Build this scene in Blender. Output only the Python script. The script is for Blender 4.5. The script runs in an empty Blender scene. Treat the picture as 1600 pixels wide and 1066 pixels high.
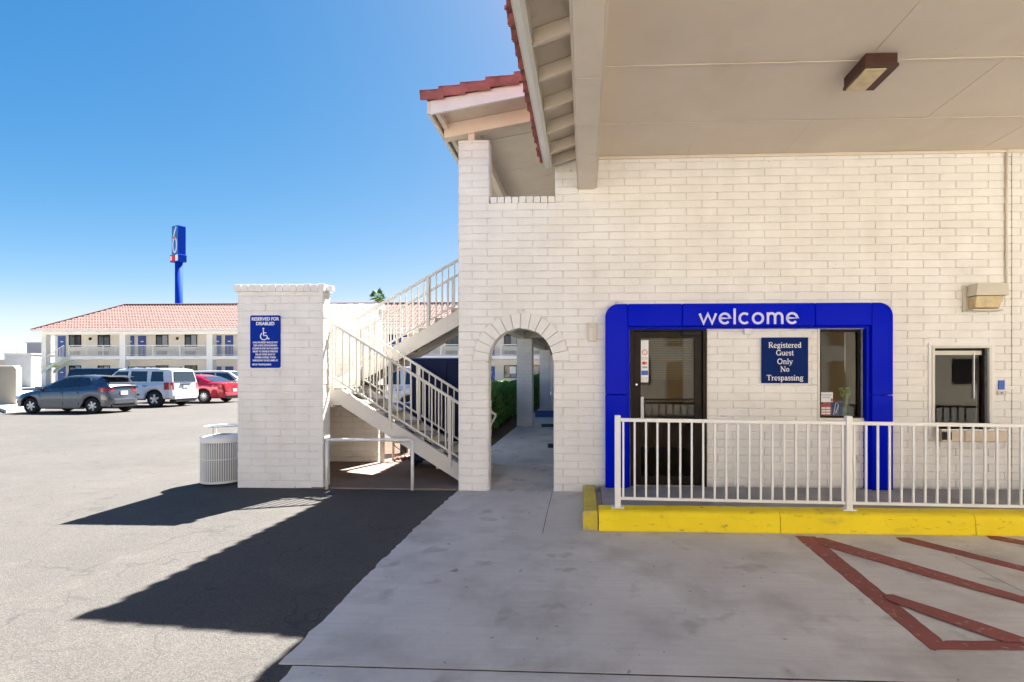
import bpy, bmesh, math, random
from mathutils import Vector, Matrix, noise as mnoise
random.seed(7)
SC = bpy.context.scene
COL = SC.collection
R = math.radians
# ------------------------------------------------------------------ camera
CAM_H, CAM_D, YAW, FPX = 1.592, 6.985, R(2.375), 820.0
cd = bpy.data.cameras.new('camera'); cam = bpy.data.objects.new('camera', cd); COL.objects.link(cam)
cam.location = (0, -CAM_D, CAM_H); cam.rotation_euler = (R(90), 0, YAW)
cd.sensor_width = 36; cd.lens = FPX / 1600 * 36
cd.shift_x = -0.05; cd.shift_y = (582 - 533) / 1600
cd.clip_start = 0.05; cd.clip_end = 4000
SC.camera = cam
# ------------------------------------------------------------------ sky, sun, exposure
SUN_V = Vector((.246, .627, 1)).normalized()
ELEV = math.asin(SUN_V.z); ROT = math.atan2(SUN_V.x, SUN_V.y)
wd = bpy.data.worlds.new('World'); SC.world = wd; wd.use_nodes = True
nt = wd.node_tree; bg = nt.nodes['Background']
sky = nt.nodes.new('ShaderNodeTexSky'); sky.sky_type = 'NISHITA'; sky.sun_disc = False
sky.sun_elevation = ELEV; sky.sun_rotation = ROT
sky.air_density = 0.48; sky.dust_density = 1.6; sky.ozone_density = 4.5; sky.altitude = 1500
# film-like colour response of the clear sky: deeper blue overhead, paler towards the horizon
sp_ = nt.nodes.new('ShaderNodeSeparateColor'); cb_ = nt.nodes.new('ShaderNodeCombineColor'); nt.links.new(sky.outputs[0], sp_.inputs[0])
def _m(op, a, b):
    n = nt.nodes.new('ShaderNodeMath'); n.operation = op
    for i, v in enumerate((a, b)):
        if hasattr(v, 'links'): nt.links.new(v, n.inputs[i])
        else: n.inputs[i].default_value = v
    return n.outputs[0]
nt.links.new(_m('MINIMUM', _m('MULTIPLY', _m('POWER', sp_.outputs[0], 2.1), .64), _m('MULTIPLY', sp_.outputs[0], 1.3)), cb_.inputs[0])
nt.links.new(_m('MULTIPLY', sp_.outputs[1], .98), cb_.inputs[1])
nt.links.new(_m('MULTIPLY', _m('POWER', sp_.outputs[2], .5), 1.65), cb_.inputs[2])
nt.links.new(cb_.outputs[0], bg.inputs[0]); bg.inputs[1].default_value = 0.05
sl = bpy.data.lights.new('sun', 'SUN'); so = bpy.data.objects.new('sun', sl); COL.objects.link(so)
sl.energy = 5.0; sl.angle = R(0.53); sl.color = (1, .96, .90)
so.rotation_euler = SUN_V.to_track_quat('Z', 'Y').to_euler(); so.location = (10, 20, 40)
SC.view_settings.view_transform = 'Standard'; SC.view_settings.look = 'None'
SC.view_settings.exposure = 2.55; SC.view_settings.gamma = 1; SC.view_settings.use_curve_mapping = False
SC.cycles.max_bounces = 10; SC.cycles.diffuse_bounces = 6; SC.cycles.transparent_max_bounces = 12
SC.cycles.caustics_reflective = False; SC.cycles.caustics_refractive = False

# ------------------------------------------------------------------ survey helpers: photo pixel -> metre position
_s, _c = math.sin(YAW), math.cos(YAW)
def _ray(px, py):
    u = (px - 880) / FPX; v = (582 - py) / FPX
    return (u * _c - _s, u * _s + _c, v)
def on_plane(px, py, Y=0.0):
    r = _ray(px, py); t = (Y + CAM_D) / r[1]
    return (r[0] * t, Y, CAM_H + r[2] * t)
def on_ground(px, py, z=0.0):
    r = _ray(px, py); t = (z - CAM_H) / r[2]
    return (r[0] * t, -CAM_D + r[1] * t, z)

# ------------------------------------------------------------------ materials
def _n(nt, t, **k):
    n = nt.nodes.new(t)
    for a, b in k.items(): setattr(n, a, b)
    return n
def _noise(nt, pos, scale, detail=3, rough=.55, vec=None):
    n = _n(nt, 'ShaderNodeTexNoise'); n.inputs['Scale'].default_value = scale
    n.inputs['Detail'].default_value = detail; n.inputs['Roughness'].default_value = rough
    if vec:
        m = _n(nt, 'ShaderNodeMapping'); m.inputs['Scale'].default_value = vec
        nt.links.new(pos, m.inputs['Vector']); pos = m.outputs[0]
    nt.links.new(pos, n.inputs['Vector']); return n.outputs[0]
def _ramp(nt, fac, a, b, ca=(0, 0, 0, 1), cb=(1, 1, 1, 1)):
    r = _n(nt, 'ShaderNodeValToRGB'); e = r.color_ramp.elements
    e[0].position, e[1].position = a, b; e[0].color, e[1].color = ca, cb
    nt.links.new(fac, r.inputs[0]); return r.outputs[0]
def _mix(nt, fac, a, b, mode='MIX'):
    m = _n(nt, 'ShaderNodeMix', data_type='RGBA', blend_type=mode)
    for s, v in ((0, fac), (6, a), (7, b)):
        if hasattr(v, 'links'): nt.links.new(v, m.inputs[s])
        elif isinstance(v, (int, float)): m.inputs[s].default_value = v
        else: m.inputs[s].default_value = (*v[:3], 1)
    return m.outputs[2]
MATS = {}
def mat(name, col, rough=.6, var=.12, vscale=3.0, bump=.0, bscale=60, metal=0, coat=0, spec=.5, dark=None, dscale=1.2, dlo=.55, dhi=.75, damt=.5, dvec=None, dist=.003, extra=()):
    if name in MATS: return MATS[name]
    m = bpy.data.materials.new(name); m.use_nodes = True; nt = m.node_tree
    b = nt.nodes['Principled BSDF']; MATS[name] = m
    b.inputs['Roughness'].default_value = rough; b.inputs['Metallic'].default_value = metal
    b.inputs['Coat Weight'].default_value = coat; b.inputs['Coat Roughness'].default_value = .05
    b.inputs['Specular IOR Level'].default_value = spec
    pos = _n(nt, 'ShaderNodeNewGeometry').outputs['Position']
    lo = [c * (1 - var) for c in col]; hi = [min(1, c * (1 + var)) for c in col]
    c = _mix(nt, _ramp(nt, _noise(nt, pos, vscale, 4), .3, .7), lo, hi)
    if dark:
        f = _ramp(nt, _noise(nt, pos, dscale, 6, .62, dvec), dlo, dhi, (0, 0, 0, 1), (damt, damt, damt, 1))
        c = _mix(nt, f, c, dark)
    for es, ev, lo_, hi_, ea, ec in extra: c = _mix(nt, _ramp(nt, _noise(nt, pos, es, 3, .5, ev), lo_, hi_, (0, 0, 0, 1), (ea, ea, ea, 1)), c, ec)
    nt.links.new(c, b.inputs['Base Color'])
    if bump:
        bn = _n(nt, 'ShaderNodeBump'); bn.inputs['Strength'].default_value = bump; bn.inputs['Distance'].default_value = dist
        nt.links.new(_noise(nt, pos, bscale, 5, .6), bn.inputs['Height']); nt.links.new(bn.outputs[0], b.inputs['Normal'])
    return m
def flat(name, col, rough=.5, metal=0, coat=0, spec=.5):
    return mat(name, col, rough, .04, 8, metal=metal, coat=coat, spec=spec)
def glass(name, tint=(.8, .85, .85), fac=.0, rough=.02):
    if name in MATS: return MATS[name]
    m = bpy.data.materials.new(name); m.use_nodes = True; nt = m.node_tree; MATS[name] = m
    nt.nodes.remove(nt.nodes['Principled BSDF']); out = nt.nodes['Material Output']
    t = _n(nt, 'ShaderNodeBsdfTransparent'); t.inputs[0].default_value = (*tint, 1)
    g = _n(nt, 'ShaderNodeBsdfGlossy'); g.inputs['Roughness'].default_value = rough
    lw = _n(nt, 'ShaderNodeFresnel'); lw.inputs[0].default_value = 1.24
    ad = _n(nt, 'ShaderNodeMath', operation='ADD'); ad.inputs[1].default_value = fac; ad.use_clamp = True
    nt.links.new(lw.outputs[0], ad.inputs[0])
    mx = _n(nt, 'ShaderNodeMixShader'); nt.links.new(ad.outputs[0], mx.inputs[0])
    nt.links.new(t.outputs[0], mx.inputs[1]); nt.links.new(g.outputs[0], mx.inputs[2]); nt.links.new(mx.outputs[0], out.inputs[0])
    return m
BLOCK = mat('painted_block', (.84, .83, .80), .75, .06, 2.5, 1.0, 38, extra=((2.2, (1, 1, .22), .56, .78, .30, (.62, .57, .48)), (21, (1, 1, 1.6), .735, .76, .75, (.22, .18, .14)), (.8, None, .5, .8, .25, (.70, .66, .60)), (6, (.3, .3, 3), .6, .8, .18, (.90, .88, .84))), dark=(.50, .44, .36), dscale=3, dlo=.60, dhi=.82, damt=.28, dist=.006)
MORTAR = mat('painted_mortar', (.75,.73,.69), .85, .06, 5, .4, 80, dark=(.28, .23, .18), dscale=9, dlo=.55, dhi=.72, damt=.7)
STUCCO = mat('beige_paint', (.72, .66, .57), .75, .04, 1.5, .25, 60, dark=(.50, .43, .35), dscale=1.2, dlo=.5, dhi=.8, damt=.3)
TRIM = mat('cream_trim', (.72, .69, .60), .55, .05, 3, .15, 90, dark=(.42, .36, .28), dscale=5, dlo=.6, dhi=.8, damt=.35)
WHITE = mat('white_metal_paint', (.80, .80, .78), .38, .04, 5, .1, 120, dark=(.5, .45, .38), dscale=14, dlo=.66, dhi=.8, damt=.4)
CREAMMETAL = mat('cream_metal_paint', (.60, .58, .53), .42, .05, 4, .12, 120, dark=(.42, .33, .24), dscale=9, dlo=.64, dhi=.8, damt=.45)
CONC = mat('concrete', (.335, .33, .315), .85, .16, 1.1, .35, 140, dark=(.15, .14, .125), dscale=1.0, dlo=.48, dhi=.78, damt=.55)
BLUE = mat('blue_gloss_panel', (.0005, .010, .56), .13, .06, 1.2, .05, 2.2, coat=0, spec=.03, dist=.02)
SIGNBLUE = mat('blue_sign_face', (.003, .02, .13), .4, .08, 3, spec=.04)
SIGNBLUE2 = mat('bright_blue_sign_face', (.002, .03, .32), .4, .08, 3, spec=.05)
LETTER = flat('white_lettering', (.82, .83, .86), .4)
LAVENDER = flat('lavender_lettering', (.66, .68, .88), .4)
BRONZE = mat('dark_bronze', (.012, .0075, .005), .4, .15, 6, spec=.15)
YELLOW = mat("yellow_kerb_paint", (.90, .69, .002), .65, .05, 2, .3, 50, dark=(.14, .12, .06), dscale=7, dlo=.60, dhi=.70, damt=.55, dvec=(1, 1, 3), extra=((1.3, (2, 1, 6), .60, .74, .45, (.30, .26, .06)), (30, (.3, 1, 3), .70, .74, .7, (.10, .09, .06))))
RED = mat('red_floor_paint', (.27, .07, .055), .75, .16, 3, .25, 120, dark=(.40, .36, .33), dscale=16, dlo=.58, dhi=.66, damt=.5)
TILE = mat('red_clay_tile', (.33, .115, .10), .85, .3, 6, .5, 40, dark=(.10, .03, .03), dscale=5, dlo=.5, dhi=.75, damt=.5)
TILEFAR = mat('terracotta_tile', (.215, .115, .098), .8, .2, 4, .3, 20, dark=(.15, .085, .07), dscale=2.5, dlo=.4, dhi=.8, damt=.5)
WOODP = mat('painted_timber', (.74, .66, .55), .65, .06, 2.5, .25, 40, dark=(.40, .32, .24), dscale=4, dlo=.6, dhi=.8, damt=.4, dvec=(1, 3, 1))
CEIL = mat('painted_plywood', (.70, .62, .52), .8, .05, .7, .2, 50, extra=((1.4, (1, .5, 1), .60, .75, .30, (.52, .42, .30)), (30, None, .76, .78, .6, (.25, .2, .15))), dark=(.42, .35, .27), dscale=.6, dlo=.45, dhi=.8, damt=.3)
DARK = flat('black_rubber', (.015, .015, .016), .75)
BLACK = flat('dark_void', (.01, .009, .008), .6)
CHROME = flat('bare_metal', (.6, .6, .6), .25, 1)
NAVY = mat('navy_enamel', (.002, .010, .05), .5, .1, 2, spec=.12)
SOIL = mat('planting_soil', (.09, .055, .035), .95, .3, 8, .8, 40)
DOORBLUE = mat('blue_door_paint', (.045, .09, .34), .5, .08, 2)
FARWALL = mat('far_cream_wall', (.80, .74, .66), .8, .05, 1, .1, 20)
FARTRIM = mat('far_white_trim', (.80, .78, .73), .6, .05, 1)
GLASS = glass('window_glass', (.86, .87, .84), .0)
FARGLASS = flat('dark_far_glass', (.03, .035, .045), .08, 0, .5)
LEAF = mat('hedge_leaf', (.12, .28, .05), .55, .45, 9, spec=.4)
BARK = mat('bark', (.16, .11, .08), .9, .2, 8, .6, 30)

# ------------------------------------------------------------------ mesh builder
class MB:
    def __init__(s): s.v = []; s.f = []
    def add(s, vs, fs):
        o = len(s.v); s.v += [tuple(p) for p in vs]; s.f += [tuple(i + o for i in f) for f in fs]; return s
    def box(s, x0, x1, y0, y1, z0, z1, M=None):
        vs = [Vector(p) for p in ((x0,y0,z0),(x1,y0,z0),(x1,y1,z0),(x0,y1,z0),(x0,y0,z1),(x1,y0,z1),(x1,y1,z1),(x0,y1,z1))]
        if M: vs = [M @ p for p in vs]
        return s.add(vs, [(0,3,2,1),(4,5,6,7),(0,1,5,4),(1,2,6,5),(2,3,7,6),(3,0,4,7)])
    def bar(s, a, b, w, h, up=(0, 0, 1)):
        a, b = Vector(a), Vector(b); d = (b - a).normalized(); sd = d.cross(Vector(up))
        if sd.length < 1e-4: sd = d.cross(Vector((0, 1, 0)))
        sd.normalize(); u = sd.cross(d).normalized()
        vs = [p + sd * i * w / 2 + u * j * h / 2 for p in (a, b) for i, j in ((-1,-1),(1,-1),(1,1),(-1,1))]
        return s.add(vs, [(0,1,2,3),(7,6,5,4),(0,4,5,1),(1,5,6,2),(2,6,7,3),(3,7,4,0)])
    def tube(s, a, b, r, n=10, r2=None, cap=True):
        a, b = Vector(a), Vector(b); d = (b - a).normalized(); r2 = r if r2 is None else r2
        sd = d.orthogonal().normalized(); u = d.cross(sd)
        vs = [a + (sd * math.cos(t) + u * math.sin(t)) * r for t in [2 * math.pi * k / n for k in range(n)]]
        vs += [b + (sd * math.cos(t) + u * math.sin(t)) * r2 for t in [2 * math.pi * k / n for k in range(n)]]
        fs = [(k, (k + 1) % n, n + (k + 1) % n, n + k) for k in range(n)]
        if cap: fs += [tuple(range(n))[::-1], tuple(range(n, 2 * n))]
        return s.add(vs, fs)
    def prism(s, pts, y0, y1):          # polygon in XZ pushed along Y (convex or simple ngon)
        n = len(pts)
        vs = [(x, y0, z) for x, z in pts] + [(x, y1, z) for x, z in pts]
        return s.add(vs, [tuple(range(n)), tuple(range(n, 2 * n))[::-1]] + [(k, n + k, n + (k + 1) % n, (k + 1) % n) for k in range(n)])
    def slab(s, pts, z0, z1):           # polygon in XY pushed up in Z
        n = len(pts)
        vs = [(x, y, z0) for x, y in pts] + [(x, y, z1) for x, y in pts]
        return s.add(vs, [tuple(range(n))[::-1], tuple(range(n, 2 * n))] + [(k, (k + 1) % n, n + (k + 1) % n, n + k) for k in range(n)])
    def lathe(s, prof, c=(0, 0, 0), n=24, axis='z', cap=False):
        vs = []
        for r, h in prof:
            for k in range(n):
                t = 2 * math.pi * k / n; p = (r * math.cos(t), r * math.sin(t), h)
                if axis == 'y': p = (p[0], p[2], p[1])
                vs.append((p[0] + c[0], p[1] + c[1], p[2] + c[2]))
        fs = [(i * n + k, i * n + (k + 1) % n, (i + 1) * n + (k + 1) % n, (i + 1) * n + k) for i in range(len(prof) - 1) for k in range(n)]
        if cap: fs += [tuple(range(n))[::-1], tuple(range((len(prof) - 1) * n, len(prof) * n))]
        return s.add(vs, fs)
    def mesh(s, name, m, smooth=False, fixn=True):
        me = bpy.data.meshes.new(name); me.from_pydata(s.v, [], s.f)
        if fixn and len(s.f) < 60000:
            bm = bmesh.new(); bm.from_mesh(me); bmesh.ops.recalc_face_normals(bm, faces=bm.faces); bm.to_mesh(me); bm.free()
        me.materials.append(m)
        if smooth: me.polygons.foreach_set('use_smooth', [True] * len(me.polygons))
        me.update(); return me
    def build(s, name, m, parent=None, smooth=False, bevel=0, kind=None, loc=None, fixn=True):
        o = bpy.data.objects.new(name, s.mesh(name, m, smooth, fixn)); COL.objects.link(o)
        if loc: o.location = loc
        if parent: o.parent = parent
        if bevel:
            b = o.modifiers.new('bevel', 'BEVEL'); b.width = bevel; b.segments = 2; b.limit_method = 'ANGLE'; b.angle_limit = R(40)
        if kind: o['kind'] = kind
        return o
def tag(o, label, cat, group=None):
    o['label'] = label; o['category'] = cat
    if group: o['group'] = group
    return o
def thing(name, label, cat, loc=(0, 0, 0), rz=0, group=None):
    o = bpy.data.objects.new(name, None); COL.objects.link(o); o.empty_display_size = .2
    o.location = loc; o.rotation_euler = (0, 0, rz); return tag(o, label, cat, group)
def inst(name, me, parent, loc, rz=0, ry=0):
    o = bpy.data.objects.new(name, me); COL.objects.link(o); o.location = loc; o.parent = parent
    if rz or ry: o.rotation_euler = (0, ry, rz)
    return o
def copy_tree(o, parent=None):
    c = o.copy(); COL.objects.link(c)
    if parent: c.parent = parent
    for ch in list(o.children): copy_tree(ch, c)
    return c
def bx(name, m, parent, x0, x1, y0, y1, z0, z1, bevel=0, kind=None):
    return MB().box(x0, x1, y0, y1, z0, z1).build(name, m, parent, bevel=bevel, kind=kind)

# ------------------------------------------------------------------ slump-block masonry
BL, BH = .4064, .1016
def block_geo(mb, L, H, M, seed, joint=.0075, depth=.05, rough=.0022):
    """one block: face towards -Y at y=0, centred in x and z, soft uneven arrises"""
    rnd = random.Random(seed); n = max(2, int(L / .1)); hl, hh = L / 2 - joint / 2, H / 2 - joint / 2; c = .006
    top = [(-hl + 2 * hl * k / n, hh + rnd.uniform(-rough, rough)) for k in range(n + 1)]
    bot = [(-hl + 2 * hl * k / n, -hh + rnd.uniform(-rough, rough * .4)) for k in range(n + 1)]
    ring = bot + top[::-1]; N = len(ring); fy = rnd.uniform(-.0035, .001)
    back = [Vector((x, depth, z)) for x, z in ring]
    mid = [Vector((x, .006 + fy, z)) for x, z in ring]
    fr = [Vector((x - c * (1 if x > hl * .98 else -1 if x < -hl * .98 else 0), fy + rnd.uniform(-.0012, .0012), z - c * (1 if z > 0 else -1))) for x, z in ring]
    vs = [M @ p for p in back + mid + fr]
    fs = [(k, (k + 1) % N, N + (k + 1) % N, N + k) for k in range(N)]
    fs += [(N + k, N + (k + 1) % N, 2 * N + (k + 1) % N, 2 * N + k) for k in range(N)]
    fs += [(2 * N + k, 2 * N + k + 1, 3 * N - 2 - k, 3 * N - 1 - k) for k in range(n)]
    mb.add(vs, fs)
FULL = []
for k in range(7):
    b = MB(); block_geo(b, BL, BH, Matrix(), 100 + k); FULL.append(b.mesh('block_face', BLOCK))
def rows(x0, x1, z0, z1, off=0.0, cut=None, L=BL, H=BH, zbase=0.0):
    out = []; k = int(round((z0 - zbase) / H))
    while zbase + k * H < z1 - .02:
        a, b = max(z0, zbase + k * H), min(z1, zbase + (k + 1) * H); k += 1
        iv = [(x0, x1)]
        for lo, hi in (cut((a + b) / 2) if cut else []):
            nv = []
            for p, q in iv:
                if hi <= p or lo >= q: nv.append((p, q)); continue
                if lo > p: nv.append((p, lo))
                if hi < q: nv.append((hi, q))
            iv = nv
        for p, q in iv:
            o = off + (L / 2 if k % 2 else 0)
            x = p; j = math.floor((p - o) / L + 1e-6)
            cuts = [p]
            while True:
                j += 1; t = o + j * L
                if t >= q - .05: break
                if t > p + .05: cuts.append(t)
            cuts.append(q)
            for u, w in zip(cuts, cuts[1:]):
                if w - u > .02: out.append((u, w, a, b))
    return out
def lay(parent, rects, origin=(0, 0, 0), rz=0, limit=300, key=None, seed=0, rough=.0022):
    """individual blocks for the first `limit`, the rest joined as one stuff part"""
    F = Matrix.Translation(origin) @ Matrix.Rotation(rz, 4, 'Z')
    if key: rects = sorted(rects, key=key)
    rest = MB(); rnd = random.Random(seed)
    for i, (u, w, a, b) in enumerate(rects):
        c = Vector(((u + w) / 2, 0, (a + b) / 2)); M = F @ Matrix.Translation(c)
        if i < limit:
            if abs(w - u - BL) < .002 and abs(b - a - BH) < .002: me = rnd.choice(FULL)
            else:
                q = MB(); block_geo(q, w - u, b - a, Matrix(), seed * 1000 + i, rough=rough); me = q.mesh('cut_block', BLOCK)
            inst('brick', me, parent, M.translation, rz)
        else: block_geo(rest, w - u, b - a, M, seed * 1000 + i, rough=rough)
    if rest.v: rest.build('brickwork', BLOCK, parent, kind='stuff')
# ================================================================== GROUND
ASPH = None
def asphalt():
    m = bpy.data.materials.new('worn_asphalt'); m.use_nodes = True; nt = m.node_tree; b = nt.nodes['Principled BSDF']
    pos = _n(nt, 'ShaderNodeNewGeometry').outputs['Position']
    c = _mix(nt, _ramp(nt, _noise(nt, pos, .35, 5, .6), .32, .68), (.048, .045, .041), (.072, .066, .059))
    c = _mix(nt, _ramp(nt, _noise(nt, pos, 2.2, 5, .65), .5, .75, (0,0,0,1), (.35,.35,.35,1)), c, (.125, .112, .097))
    v = _n(nt, 'ShaderNodeTexVoronoi'); v.inputs['Scale'].default_value = 120; nt.links.new(pos, v.inputs['Vector'])
    c = _mix(nt, .38, c, _ramp(nt, v.outputs['Color'], .15, .95, (.014, .014, .014, 1), (.125, .112, .098, 1)))
    f = _ramp(nt, _noise(nt, pos, 3.5, 4, .6, (.5, 2.2, 1)), .60, .70, (0,0,0,1), (.5,.5,.5,1)); c = _mix(nt, f, c, (.035, .034, .033))
    # hairline cracks: thin contour of a large noise
    cr = _noise(nt, pos, .55, 4, .5); a = _n(nt, 'ShaderNodeMath', operation='SUBTRACT'); a.inputs[1].default_value = .5; nt.links.new(cr, a.inputs[0])
    ab = _n(nt, 'ShaderNodeMath', operation='ABSOLUTE'); nt.links.new(a.outputs[0], ab.inputs[0])
    c = _mix(nt, _ramp(nt, ab.outputs[0], .0008, .0024, (.55,.55,.55,1), (0,0,0,1)), c, (.022, .021, .02))
    nt.links.new(c, b.inputs['Base Color']); b.inputs['Roughness'].default_value = .9
    bn = _n(nt, 'ShaderNodeBump'); bn.inputs['Strength'].default_value = .7; bn.inputs['Distance'].default_value = .004
    nt.links.new(v.outputs['Distance'], bn.inputs['Height']); nt.links.new(bn.outputs[0], b.inputs['Normal']); return m
def concrete():
    m = bpy.data.materials.new('driveway_concrete'); m.use_nodes = True; nt = m.node_tree; b = nt.nodes['Principled BSDF']
    pos = _n(nt, 'ShaderNodeNewGeometry').outputs['Position']
    c = _mix(nt, _ramp(nt, _noise(nt, pos, .7, 6, .62), .3, .7), (.58, .535, .48), (.78, .735, .67))
    c = _mix(nt, _ramp(nt, _noise(nt, pos, 9, 6, .75, (.18, 3, 1)), .42, .68, (0,0,0,1), (.5,.5,.5,1)), c, (.50, .465, .42))
    c = _mix(nt, _ramp(nt, _noise(nt, pos, 1.6, 5, .6), .48, .72, (0,0,0,1), (.7,.7,.7,1)), c, (.34, .30, .25))
    c = _mix(nt, _ramp(nt, _noise(nt, pos, 2.4, 3, .5), .62, .68, (0,0,0,1), (.45,.45,.45,1)), c, (.26, .23, .19))
    c = _mix(nt, _ramp(nt, _noise(nt, pos, .9, 2, .4, (1.3, 1, 1)), .66, .76, (0,0,0,1), (.35,.35,.35,1)), c, (.46, .38, .28))
    c = _mix(nt, _ramp(nt, _noise(nt, pos, 5.2, 2, .4), .735, .75, (0,0,0,1), (.7,.7,.7,1)), c, (.13, .12, .11))
    c = _mix(nt, _ramp(nt, _noise(nt, pos, 19, 2, .4), .72, .75, (0,0,0,1), (.6,.6,.6,1)), c, (.13, .12, .11))
    c = _mix(nt, .12, c, _ramp(nt, _noise(nt, pos, 160, 2), .3, .7, (.1,.1,.1,1), (.6,.6,.58,1)))
    nt.links.new(c, b.inputs['Base Color'])
    nt.links.new(_ramp(nt, _noise(nt, pos, 2.0, 4), .35, .7, (.55,.55,.55,1), (.85,.85,.85,1)), b.inputs['Roughness'])
    bn = _n(nt, 'ShaderNodeBump'); bn.inputs['Strength'].default_value = .4; bn.inputs['Distance'].default_value = .003
    nt.links.new(_noise(nt, pos, 60, 6, .7, (.5, 2, 1)), bn.inputs['Height']); nt.links.new(bn.outputs[0], b.inputs['Normal']); return m
ASPH = asphalt(); DRIVE = concrete()
DIRT = mat('desert_dirt', (.30, .235, .17), .95, .15, .05)
def structure(name, m, pts, z0, z1):
    o = MB().slab(pts, z0, z1).build(name, m); o['kind'] = 'structure'; return o
bm = MB(); bm.add([(-1500,-1500,-.06),(1500,-1500,-.06),(1500,1500,-.06),(-1500,1500,-.06)], [(0,1,2,3)])
o = bm.build('ground', DIRT); o['kind'] = 'structure'
structure('parking_lot', ASPH, [(-75,-45),(60,-45),(60,75),(-75,75)], -.05, 0)
# concrete drive: slabs with real joints, ragged edge against the asphalt
dr = bpy.data.objects.new('driveway', None); COL.objects.link(dr); dr['kind'] = 'structure'
rnd = random.Random(3)
def edge(x, y0, y1, n):
    return [(x + rnd.uniform(-.012, .012) + .03 * math.sin(y0 + (y1 - y0) * k / n), y0 + (y1 - y0) * k / n) for k in range(n + 1)]
J = .004
MB().slab([(3.17 - J, -4.225), (3.17 - J, -.0 - J)] + [(.0, -J), (-.43, -J), (-.425, -1.0), (-.415, -1.82)] + [(-.422, -1.82)] + [(-.432, -1.0), (-.437, -J)] + edge(-1.70, -J, -4.19, 60) , -.1, .0045).build('slab_panel', DRIVE, dr)
MB().slab([(3.17, -4.24), (9, -4.26), (9, -J), (3.17, -J)], -.1, .006).build('slab_panel', DRIVE, dr)
MB().slab(edge(-1.60, -4.20 - 2*J, -8.5, 50) + [(3.17 - J, -8.5), (3.17 - J, -4.24 - 2*J)], -.1, .004).build('slab_panel', DRIVE, dr)
MB().slab([(3.17, -4.26 - 2*J), (3.17, -8.5), (9, -8.5), (9, -4.28 - 2*J)], -.1, .005).build('slab_panel', DRIVE, dr)
MB().slab([(-1.6, -8.51), (-1.6, -9.6), (-9, -12), (-9, -19.4), (24, -19.4), (24, -8.51)], -.1, .004).build('slab_panel', DRIVE, dr)  # unseen ground behind the canopy, added as pale concrete to bounce light
# floor under the stairs, corridor walk, planting bed, left kerbed walk
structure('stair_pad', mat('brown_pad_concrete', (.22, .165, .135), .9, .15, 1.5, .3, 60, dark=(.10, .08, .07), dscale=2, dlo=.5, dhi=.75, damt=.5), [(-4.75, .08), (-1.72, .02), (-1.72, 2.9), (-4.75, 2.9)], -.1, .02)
cw = bpy.data.objects.new('corridor_walk', None); COL.objects.link(cw); cw['kind'] = 'structure'
MB().slab([(-1.72, .21), (-1.305, .21), (-1.305, 1.895), (-1.72, 1.895)], -.1, .006).build('slab_panel', DRIVE, cw)
for y0, y1 in ((0, 1.9), (1.9, 8.1), (8.1, 15.6), (15.6, 23), (23, 34)):
    MB().slab([(-1.98 if y0 else -1.3, y0 + .005), (-.35, y0 + .005), (-.35, y1 - .005), (-1.98 if y0 else -1.3, y1 - .005)], -.1, .006 if y0 == 0 else .02).build('slab_panel', DRIVE, cw)
structure('planting_bed', SOIL, [(-4.6, 3.0), (-1.99, 3.0), (-1.99, 26), (-4.6, 26)], -.1, .014)
structure('left_sidewalk', mat('pale_concrete', (.50, .48, .43), .85, .1, 1.5, .3, 60), [(-40, 15.2), (-26.2, 15.2), (-22.6, 12.6), (-23.2, 14.6), (-25.6, 17.4), (-40, 17.4)], -.1, .13)
structure('motel_walk', MATS['pale_concrete'], [(-56, 39.8), (4, 39.8), (4, 42.4), (-56, 42.4)], -.1, .1)
structure('bounce_strip', MATS['pale_concrete'], [(-56, 31), (-5, 31), (-5, 39.8), (-56, 39.8)], -.1, .006)  # added strip, pale so it bounces sunlight onto the motel wall

# raised entrance walk
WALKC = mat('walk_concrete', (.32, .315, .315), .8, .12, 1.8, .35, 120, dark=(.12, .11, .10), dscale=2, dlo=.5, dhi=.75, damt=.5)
ew = bpy.data.objects.new('entrance_walk', None); COL.objects.link(ew); ew['kind'] = 'structure'
xs = [.20, 1.38, 2.95, 4.5, 9]
for a, b in zip(xs, xs[1:]):
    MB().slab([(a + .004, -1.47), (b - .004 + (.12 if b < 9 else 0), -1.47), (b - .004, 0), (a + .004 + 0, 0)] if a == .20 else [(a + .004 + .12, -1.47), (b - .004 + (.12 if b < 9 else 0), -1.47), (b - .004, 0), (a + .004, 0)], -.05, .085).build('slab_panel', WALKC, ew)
# yellow kerb: front run in segments with a rounded nose, return at its left end
kb = bpy.data.objects.new('kerb', None); COL.objects.link(kb); kb['kind'] = 'structure'
def kerb_seg(x0, x1):
    prof = [(-1.715, -.05), (-1.722, .02), (-1.712, .15), (-1.695, .185), (-1.66, .2), (-1.475, .203), (-1.472, -.05)]
    n = 14; vs = []; 
    for k in range(n + 1):
        x = x0 + (x1 - x0) * k / n
        vs += [(x, y + rnd.uniform(-.0025, .0025), z + (rnd.uniform(-.0025, .0025) if z > 0 else 0)) for y, z in prof]
    m = len(prof); fs = [(k * m + j, k * m + j + 1, (k + 1) * m + j + 1, (k + 1) * m + j) for k in range(n) for j in range(m - 1)]
    fs += [tuple(range(m)), tuple(range(n * m, n * m + m))[::-1]]
    return MB().add(vs, fs).build('kerb_block', YELLOW, kb)
ks = [.135, 1.93, 3.80, 5.66, 7.5, 9.2]
for a, b in zip(ks, ks[1:]): kerb_seg(a + .004, b - .004)
q = MB(); n = 10; vs = []
for k in range(n + 1):
    y = -1.70 + 1.69 * k / n; h = .2 - .105 * k / n
    vs += [(-.02 + rnd.uniform(-.003, .003), y, -.05), (-.02 + rnd.uniform(-.004, .004), y, h - .02), (0.0, y, h + rnd.uniform(-.002, .002)), (.125, y, h), (.13, y, -.05)]
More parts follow.
